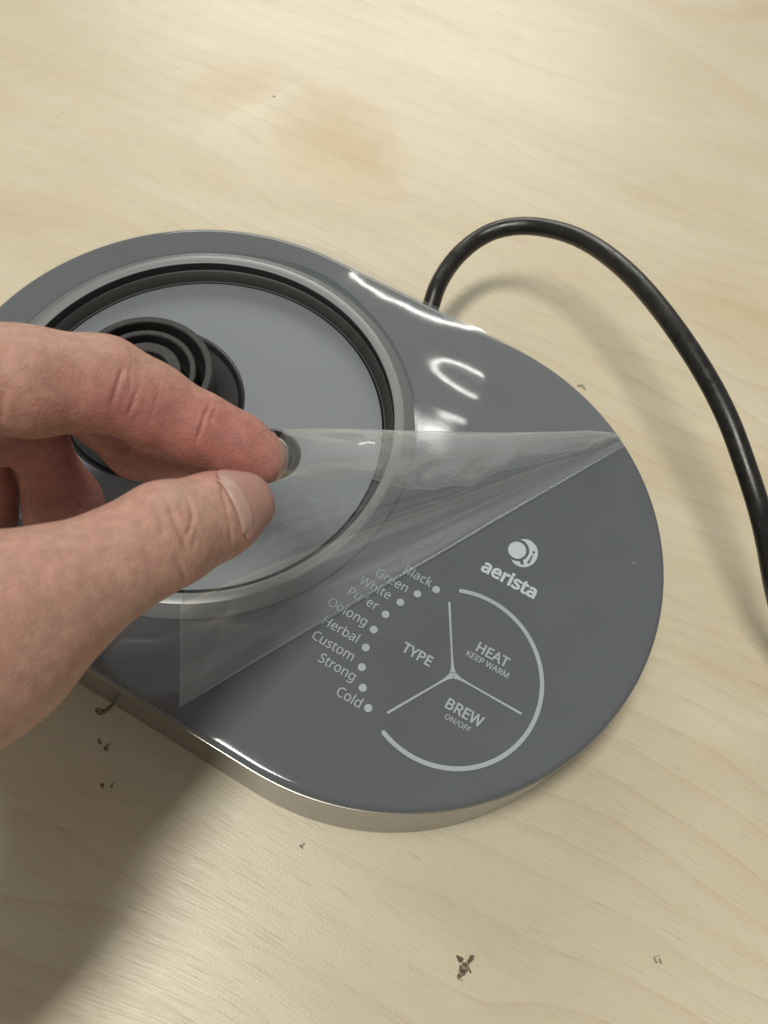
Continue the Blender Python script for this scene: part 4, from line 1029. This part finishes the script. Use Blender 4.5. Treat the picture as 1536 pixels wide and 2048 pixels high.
HAND = {'voxel': 0.0011, 'blend': {'index': 0.009, 'thumb': 0.012, 'middle': 0.008, 'ring': 0.008, 'little': 0.008}, 'index': [[[-0.01662, -0.05443, 0.1133, 0.012], [-0.00033, -0.0446, 0.1113, 0.01101], [0.00974, -0.03534, 0.1073, 0.0099], [0.01831, -0.03206, 0.1028, 0.0087], [0.0292, -0.02925, 0.0978, 0.00778], [0.03816, -0.02705, 0.0948, 0.00685], [0.04415, -0.02645, 0.0933, 0.00573]]], 'thumb': [[[0.02747, -0.09101, 0.1103, 0.015], [0.03439, -0.07547, 0.1093, 0.01139], [0.03901, -0.06577, 0.1083, 0.00989], [0.04188, -0.05724, 0.1063, 0.01022], [0.04601, -0.04665, 0.1013, 0.00877], [0.04822, -0.04135, 0.0993, 0.00705]]], 'middle': [[[-0.02902, -0.05782, 0.1003, 0.01093], [-0.01047, -0.03043, 0.0803, 0.00757], [0.00551, -0.031, 0.0683, 0.00656], [0.01579, -0.03014, 0.0713, 0.00605], [0.02705, -0.02867, 0.0763, 0.00526]]], 'ring': [[[-0.03194, -0.06278, 0.0923, 0.01015], [-0.01653, -0.04184, 0.0703, 0.00672], [-0.0088, -0.04852, 0.0523, 0.01], [-0.00597, -0.05578, 0.0443, 0.00947]]], 'little': [[[-0.03204, -0.0695, 0.0863, 0.00972], [-0.02955, -0.05305, 0.0683, 0.00849], [-0.02928, -0.05377, 0.0563, 0.00785], [-0.02831, -0.05955, 0.0443, 0.00772]]], 'palm_and_shade_mass': [[[-0.01557, -0.08583, 0.1103, 0.01423], [-0.02304, -0.12596, 0.1123, 0.01507]], [[-0.02304, -0.12596, 0.1123, 0.01507], [0.0188, -0.14394, 0.1183, 0.01786]], [[-0.03207, -0.06338, 0.1143, 0.01303], [-0.01557, -0.08583, 0.1103, 0.01423]], [[-0.01557, -0.08583, 0.1103, 0.01423], [0.01104, -0.10536, 0.1143, 0.01611]], [[0.0284, -0.09206, 0.1103, 0.01512], [0.01734, -0.11011, 0.1163, 0.01717]], [[0.01855, -0.11129, 0.1163, 0.01911], [0.0188, -0.14394, 0.1183, 0.02144]], [[0.0188, -0.14394, 0.1183, 0.02144], [0.01978, -0.17354, 0.1183, 0.0203]]], 'lo': [-0.0491, -0.1978, 0.0308], 'hi': [0.0593, -0.0162, 0.1437], 'creases': [([[0.04212, -0.05405, 0.11692], [0.04472, -0.0559, 0.11694], [0.04701, -0.05755, 0.11614], [0.04873, -0.05851, 0.11495], [0.05003, -0.05958, 0.1135]], 0.00043, 0.00054), ([[0.04476, -0.05147, 0.11535], [0.04716, -0.05311, 0.11514], [0.04856, -0.05575, 0.11503], [0.04878, -0.05811, 0.11495]], 0.00043, 0.00036), ([[0.04882, -0.0616, 0.11436], [0.05047, -0.0625, 0.11173], [0.05133, -0.06351, 0.10657]], 0.00043, 0.0003), ([[0.04109, -0.05621, 0.11739], [0.04415, -0.05854, 0.11733], [0.04648, -0.06075, 0.11636]], 0.0005, 0.00018), ([[0.04842, -0.05373, 0.11456], [0.04991, -0.05676, 0.11394], [0.05098, -0.05945, 0.11225]], 0.00043, 0.00018), ([[0.01585, -0.03305, 0.11589], [0.01682, -0.03575, 0.11544], [0.01739, -0.03817, 0.11438], [0.01765, -0.04089, 0.11218]], 0.00043, 0.00042), ([[0.01983, -0.03474, 0.11304], [0.02047, -0.03756, 0.11155], [0.02034, -0.04017, 0.10918]], 0.00043, 0.00036), ([[0.01667, -0.0327, 0.11524], [0.01855, -0.0349, 0.11401], [0.01939, -0.03705, 0.1128]], 0.00036, 0.00018), ([[0.03108, -0.02631, 0.1058], [0.03203, -0.02985, 0.10604], [0.03269, -0.03225, 0.10518], [0.033, -0.03522, 0.1028]], 0.00036, 0.00042), ([[0.03243, -0.02646, 0.10534], [0.03358, -0.0302, 0.10522]], 0.00036, 0.00018), ([[0.02172, -0.03006, 0.11159], [0.02349, -0.03412, 0.11061], [0.02406, -0.03767, 0.10806]], 0.00036, 0.00012), ([[0.00317, -0.05202, 0.12007], [0.0035, -0.05438, 0.11728], [0.00351, -0.05584, 0.11382]], 0.00058, 0.00036), ([[0.044, -0.04157, 0.10926], [0.04808, -0.04546, 0.11096], [0.05107, -0.04826, 0.11003], [0.05308, -0.05087, 0.10772], [0.05404, -0.05231, 0.10428]], 0.00036, 0.0003)], 'red': [([0.04284, -0.02928, 0.10063], 0.014, 0.36), ([0.03932, -0.02965, 0.10226], 0.012, 0.28), ([0.02048, -0.03891, 0.11051], 0.012, 0.28), ([0.02633, -0.03575, 0.10742], 0.013, 0.32), ([0.01248, -0.04466, 0.11494], 0.016, 0.224), ([0.03478, -0.03219, 0.10387], 0.01, 0.16), ([0.00739, -0.05051, 0.11814], 0.02, 0.12), ([0.05414, -0.04558, 0.10637], 0.01, 0.2), ([0.03936, -0.07893, 0.12191], 0.022, 0.176), ([0.04124, -0.08829, 0.12266], 0.02, 0.12), ([0.04818, -0.06354, 0.11464], 0.012, 0.096), ([0.01357, -0.03527, 0.07556], 0.02, 0.48), ([0.03413, -0.03649, 0.09659], 0.014, 0.48), ([-0.00716, -0.04778, 0.06708], 0.025, 0.48), ([-0.02099, -0.052, 0.06019], 0.02, 0.48), ([0.05249, -0.06048, 0.10623], 0.01, 0.16)], 'thumbnail': {'c': [0.04601, -0.04665, 0.1013], 'axis': [0.36345, 0.87162, -0.32891], 'up': [0.4909, 0.1209, 0.8628], 'l0': -0.0005, 'l1': 0.0128, 'half': 1.02, 'r0': 0.26, 'r1': 0.3, 'tipdrop': 1}, 'lunula': {'c': [0.04601, -0.04665, 0.1013], 'axis': [0.36345, 0.87162, -0.32891], 'up': [0.4909, 0.1209, 0.8628], 'l0': -0.0003, 'l1': 0.0027, 'half': 0.66, 'r0': 0.05, 'r1': 0.62}, 'indexnail': {'c': [0.03816, -0.02705, 0.0948], 'axis': [0.9655, 0.09671, -0.24178], 'up': [-0.137, 0.9678, -0.4141], 'l0': 0.004, 'l1': 0.0096, 'half': 0.6, 'r0': 0.2, 'r1': 0.4, 'tipdrop': 0}}  # palm chains include unseen mass added to block light at the lower left
hand_me, hand_sdf = build_hand_mesh(HAND)

def finish_hand(verts, faces):
    me = bpy.data.meshes.new("hand")
    me.from_pydata(verts.tolist(), [], faces.tolist())
    bm = bmesh.new()
    bm.from_mesh(me)
    for _ in range(3):
        bmesh.ops.smooth_vert(bm, verts=bm.verts, factor=0.5, use_axis_x=True, use_axis_y=True, use_axis_z=True)
    bmesh.ops.subdivide_edges(bm, edges=bm.edges, cuts=2, use_grid_fill=True, smooth=0.0)
    for _ in range(4):
        bmesh.ops.smooth_vert(bm, verts=bm.verts, factor=0.5, use_axis_x=True, use_axis_y=True, use_axis_z=True)
    bmesh.ops.recalc_face_normals(bm, faces=bm.faces)
    bm.to_mesh(me)
    bm.free()
    n = len(me.vertices)
    co = np.empty(n * 3)
    me.vertices.foreach_get('co', co)
    co = co.reshape(-1, 3)
    no = np.empty(n * 3)
    me.vertices.foreach_get('normal', no)
    no = no.reshape(-1, 3)
    # creases pressed into the skin, with the swell on either side
    disp = np.zeros(n)
    for pts, wd, dp in HAND['creases']:
        P = np.array(pts)
        lo, hi = P.min(0) - 0.008, P.max(0) + 0.008
        m = np.all((co > lo) & (co < hi), axis=1)
        q = co[m]
        best = np.full(len(q), 1e9)
        fade = np.zeros(len(q))
        for i in range(len(P) - 1):
            a, b = P[i], P[i + 1]
            ab = b - a
            t = np.clip(((q - a) @ ab) / (ab @ ab), 0, 1)
            d = np.linalg.norm(q - (a + t[:, None] * ab), axis=1)
            s = (i + t) / (len(P) - 1)
            fd = np.clip(np.minimum(s, 1 - s) * 5, 0.15, 1)
            fade = np.where(d < best, fd, fade)
            best = np.minimum(best, d)
        disp[m] += fade * (-dp * np.exp(-(best / wd) ** 2) + 0.2 * dp * np.exp(-((best - 2.4 * wd) / (1.3 * wd)) ** 2))
    # low relief so that the flesh is not a perfect tube
    ph = co * 1000
    disp += 0.00016 * (np.sin(ph[:, 0] * 0.36 + 1.1 * np.sin(ph[:, 1] * 0.21)) * np.sin(ph[:, 1] * 0.31 + ph[:, 2] * 0.27))
    co2 = co + no * disp[:, None]
    me.vertices.foreach_set('co', co2.reshape(-1))
    red = np.full(n, 0.22)
    for c, rad, amt in HAND['red']:
        red += amt * np.exp(-(np.linalg.norm(co - np.array(c), axis=1) / rad) ** 2)
    me.update()
    a = me.attributes.new("red", 'FLOAT', 'POINT')
    a.data.foreach_set('value', np.clip(red, 0, 1).astype(np.float32))
    return me
me = finish_hand(*hand_me)
hand = link_mesh("hand", me, MAT_SKIN, None, True, 0)
tag(hand, "bare left hand pinching the clear film between thumb and index finger", "hand")

def nail(name, spec, mat, parent, lift):
    """curved plate laid on the finger along its own axes"""
    c, ax, up = (np.array(spec[k]) for k in ('c', 'axis', 'up'))
    ax /= np.linalg.norm(ax)
    up -= ax * (up @ ax)
    up /= np.linalg.norm(up)
    sd = np.cross(ax, up)
    nu, nv = 26, 22
    P0, DD, LF = np.zeros((nu, nv, 3)), np.zeros((nu, nv, 3)), np.zeros((nu, nv))
    for i in range(nu):
        s = i / (nu - 1)
        for j in range(nv):
            t = 2 * j / (nv - 1) - 1
            # rounded ends
            e0 = spec.get('r0', 0.3) * (1 - math.sqrt(max(0, 1 - abs(t) ** 2.4)))
            e1 = spec.get('r1', 0.3) * (1 - math.sqrt(max(0, 1 - abs(t) ** 2.4)))
            ss = e0 + (1 - e0 - e1) * s
            a = c + ax * (spec['l0'] + (spec['l1'] - spec['l0']) * ss) 
            ang = t * spec['half']
            d = up * math.cos(ang) + sd * math.sin(ang)
            drop = 0.0007 * max(0, ss - 0.9) * 10 * spec.get('tipdrop', 0)
            edge = 1 - 0.85 * max(abs(t) ** 6, (1 - s) ** 10)
            P0[i, j], DD[i, j], LF[i, j] = a + d * 0.016, d, lift * edge - drop
    P, Dv = P0.reshape(-1, 3), DD.reshape(-1, 3)
    for _ in range(24):
        P = P - Dv * hand_sdf(P)[:, None]
    top = P + Dv * LF.reshape(-1, 1)
    v = top.reshape(-1, 3)
    f = []
    for i in range(nu - 1):
        for j in range(nv - 1):
            f.append((i * nv + j, (i + 1) * nv + j, (i + 1) * nv + j + 1, i * nv + j + 1))
    o = mesh_obj(name, v, f, mat, parent, True, 0)
    md = o.modifiers.new("thick", 'SOLIDIFY')
    md.thickness = 0.0005
    md.offset = 0
    return o
tn = nail("thumbnail", HAND['thumbnail'], MAT_NAIL, hand, 0.00045)
nail("nail_half_moon", HAND['lunula'], MAT_LUNULA, tn, 0.00062)
nail("fingernail", HAND['indexnail'], MAT_NAIL, hand, 0.00035)

# ------------------------------------------------------------------ dirt marks on the table
def flake(x, y, parts, label, seed, mat):
    r = random.Random(seed)
    bm = bmesh.new()
    for (dx, dy, lx, ly, ang) in parts:
        n = 34
        top, bot = [], []
        ca, sa = math.cos(ang), math.sin(ang)
        for i in range(n):
            a = 2 * math.pi * i / n
            k = 1 + 0.26 * (r.random() - 0.5) + 0.16 * math.sin(3 * a + seed) 
            px, py = lx * k * math.cos(a), ly * k * math.sin(a)
            X, Y = dx + px * ca - py * sa, dy + px * sa + py * ca
            bot.append(bm.verts.new((x + X, y + Y, 0.00003)))
            top.append(bm.verts.new((x + dx + (X - dx) * 0.8, y + dy + (Y - dy) * 0.8, 0.00018 + 0.00006 * r.random())))
        for i in range(n):
            j = (i + 1) % n
            bm.faces.new((bot[i], bot[j], top[j], top[i]))
        bm.faces.new(top)
    me = bpy.data.meshes.new("dirt_mark")
    bm.to_mesh(me)
    bm.free()
    o = link_mesh("dirt_mark", me, mat, None, False)
    tag(o, label, "dirt mark", "dirt marks on the table")
    return o
for k, (x, y, parts, label) in enumerate([(0.14712, -0.091, [(-6e-05, -0.00114, 0.00226, 0.00127, 1.424), (0.00058, 0.002, 0.00183, 0.00071, 1.309), (-0.00201, 0.00084, 0.00113, 0.00071, -0.219), (0.00178, -0.0004, 0.00071, 0.00028, -0.73), (0.00037, -0.00325, 0.00099, 0.00021, -0.69)], 'largest dark brown smudge on the bare table, shaped like a Y, nearest the front'), (0.19519, -0.06255, [(-0.00064, -0.00036, 0.00103, 0.00044, -0.779), (0.00078, 0.0, 0.00088, 0.00037, -0.779), (-0.00035, 0.00094, 0.00059, 0.00029, 0.494)], 'faint grey brown scuff of two short strokes at the front right of the table'), (0.01761, -0.08467, [(-0.00033, -0.00055, 0.00195, 0.00105, 0.431), (0.00111, 0.00172, 0.0015, 0.00075, 1.24)], 'dark brown smudge touching the base edge beside the hand'), (0.0241, -0.09271, [(-0.00157, 0.00011, 0.00103, 0.00044, -0.421), (0.00127, 5e-05, 0.00133, 0.00059, 1.217), (0.00169, -0.00073, 0.00074, 0.0003, -0.202)], "middle one of three dark smudges in the hand's shadow"), (0.03211, -0.10175, [(-0.001, -0.00058, 0.00073, 0.00058, -0.547), (0.00151, 0.00087, 0.00073, 0.00029, 1.739)], "small pair of brown specks farthest from the base in the hand's shadow"), (0.09098, -0.08713, [(0.00015, -0.00023, 0.00073, 0.00044, -0.197), (0.00042, 0.00071, 0.00044, 0.00022, 1.276)], 'tiny dark chip in the veneer just in front of the curved steel side'), (0.09764, 0.11068, [(0.0, 0.0, 0.00164, 0.00082, 0.574), (0.0015, -0.00046, 0.00082, 0.00041, -0.432)], 'small grey smudge on the table behind the right end of the base'), (-0.0943, 0.18473, [(0.0, 0.0, 0.00082, 0.00059, 0.635)], 'tiny grey speck in the pale streak of the wood behind the base')]):
    flake(x, y, parts, label, 11 + k, MAT_SCUFF if k in (1, 5, 6, 7) else MAT_DIRT)
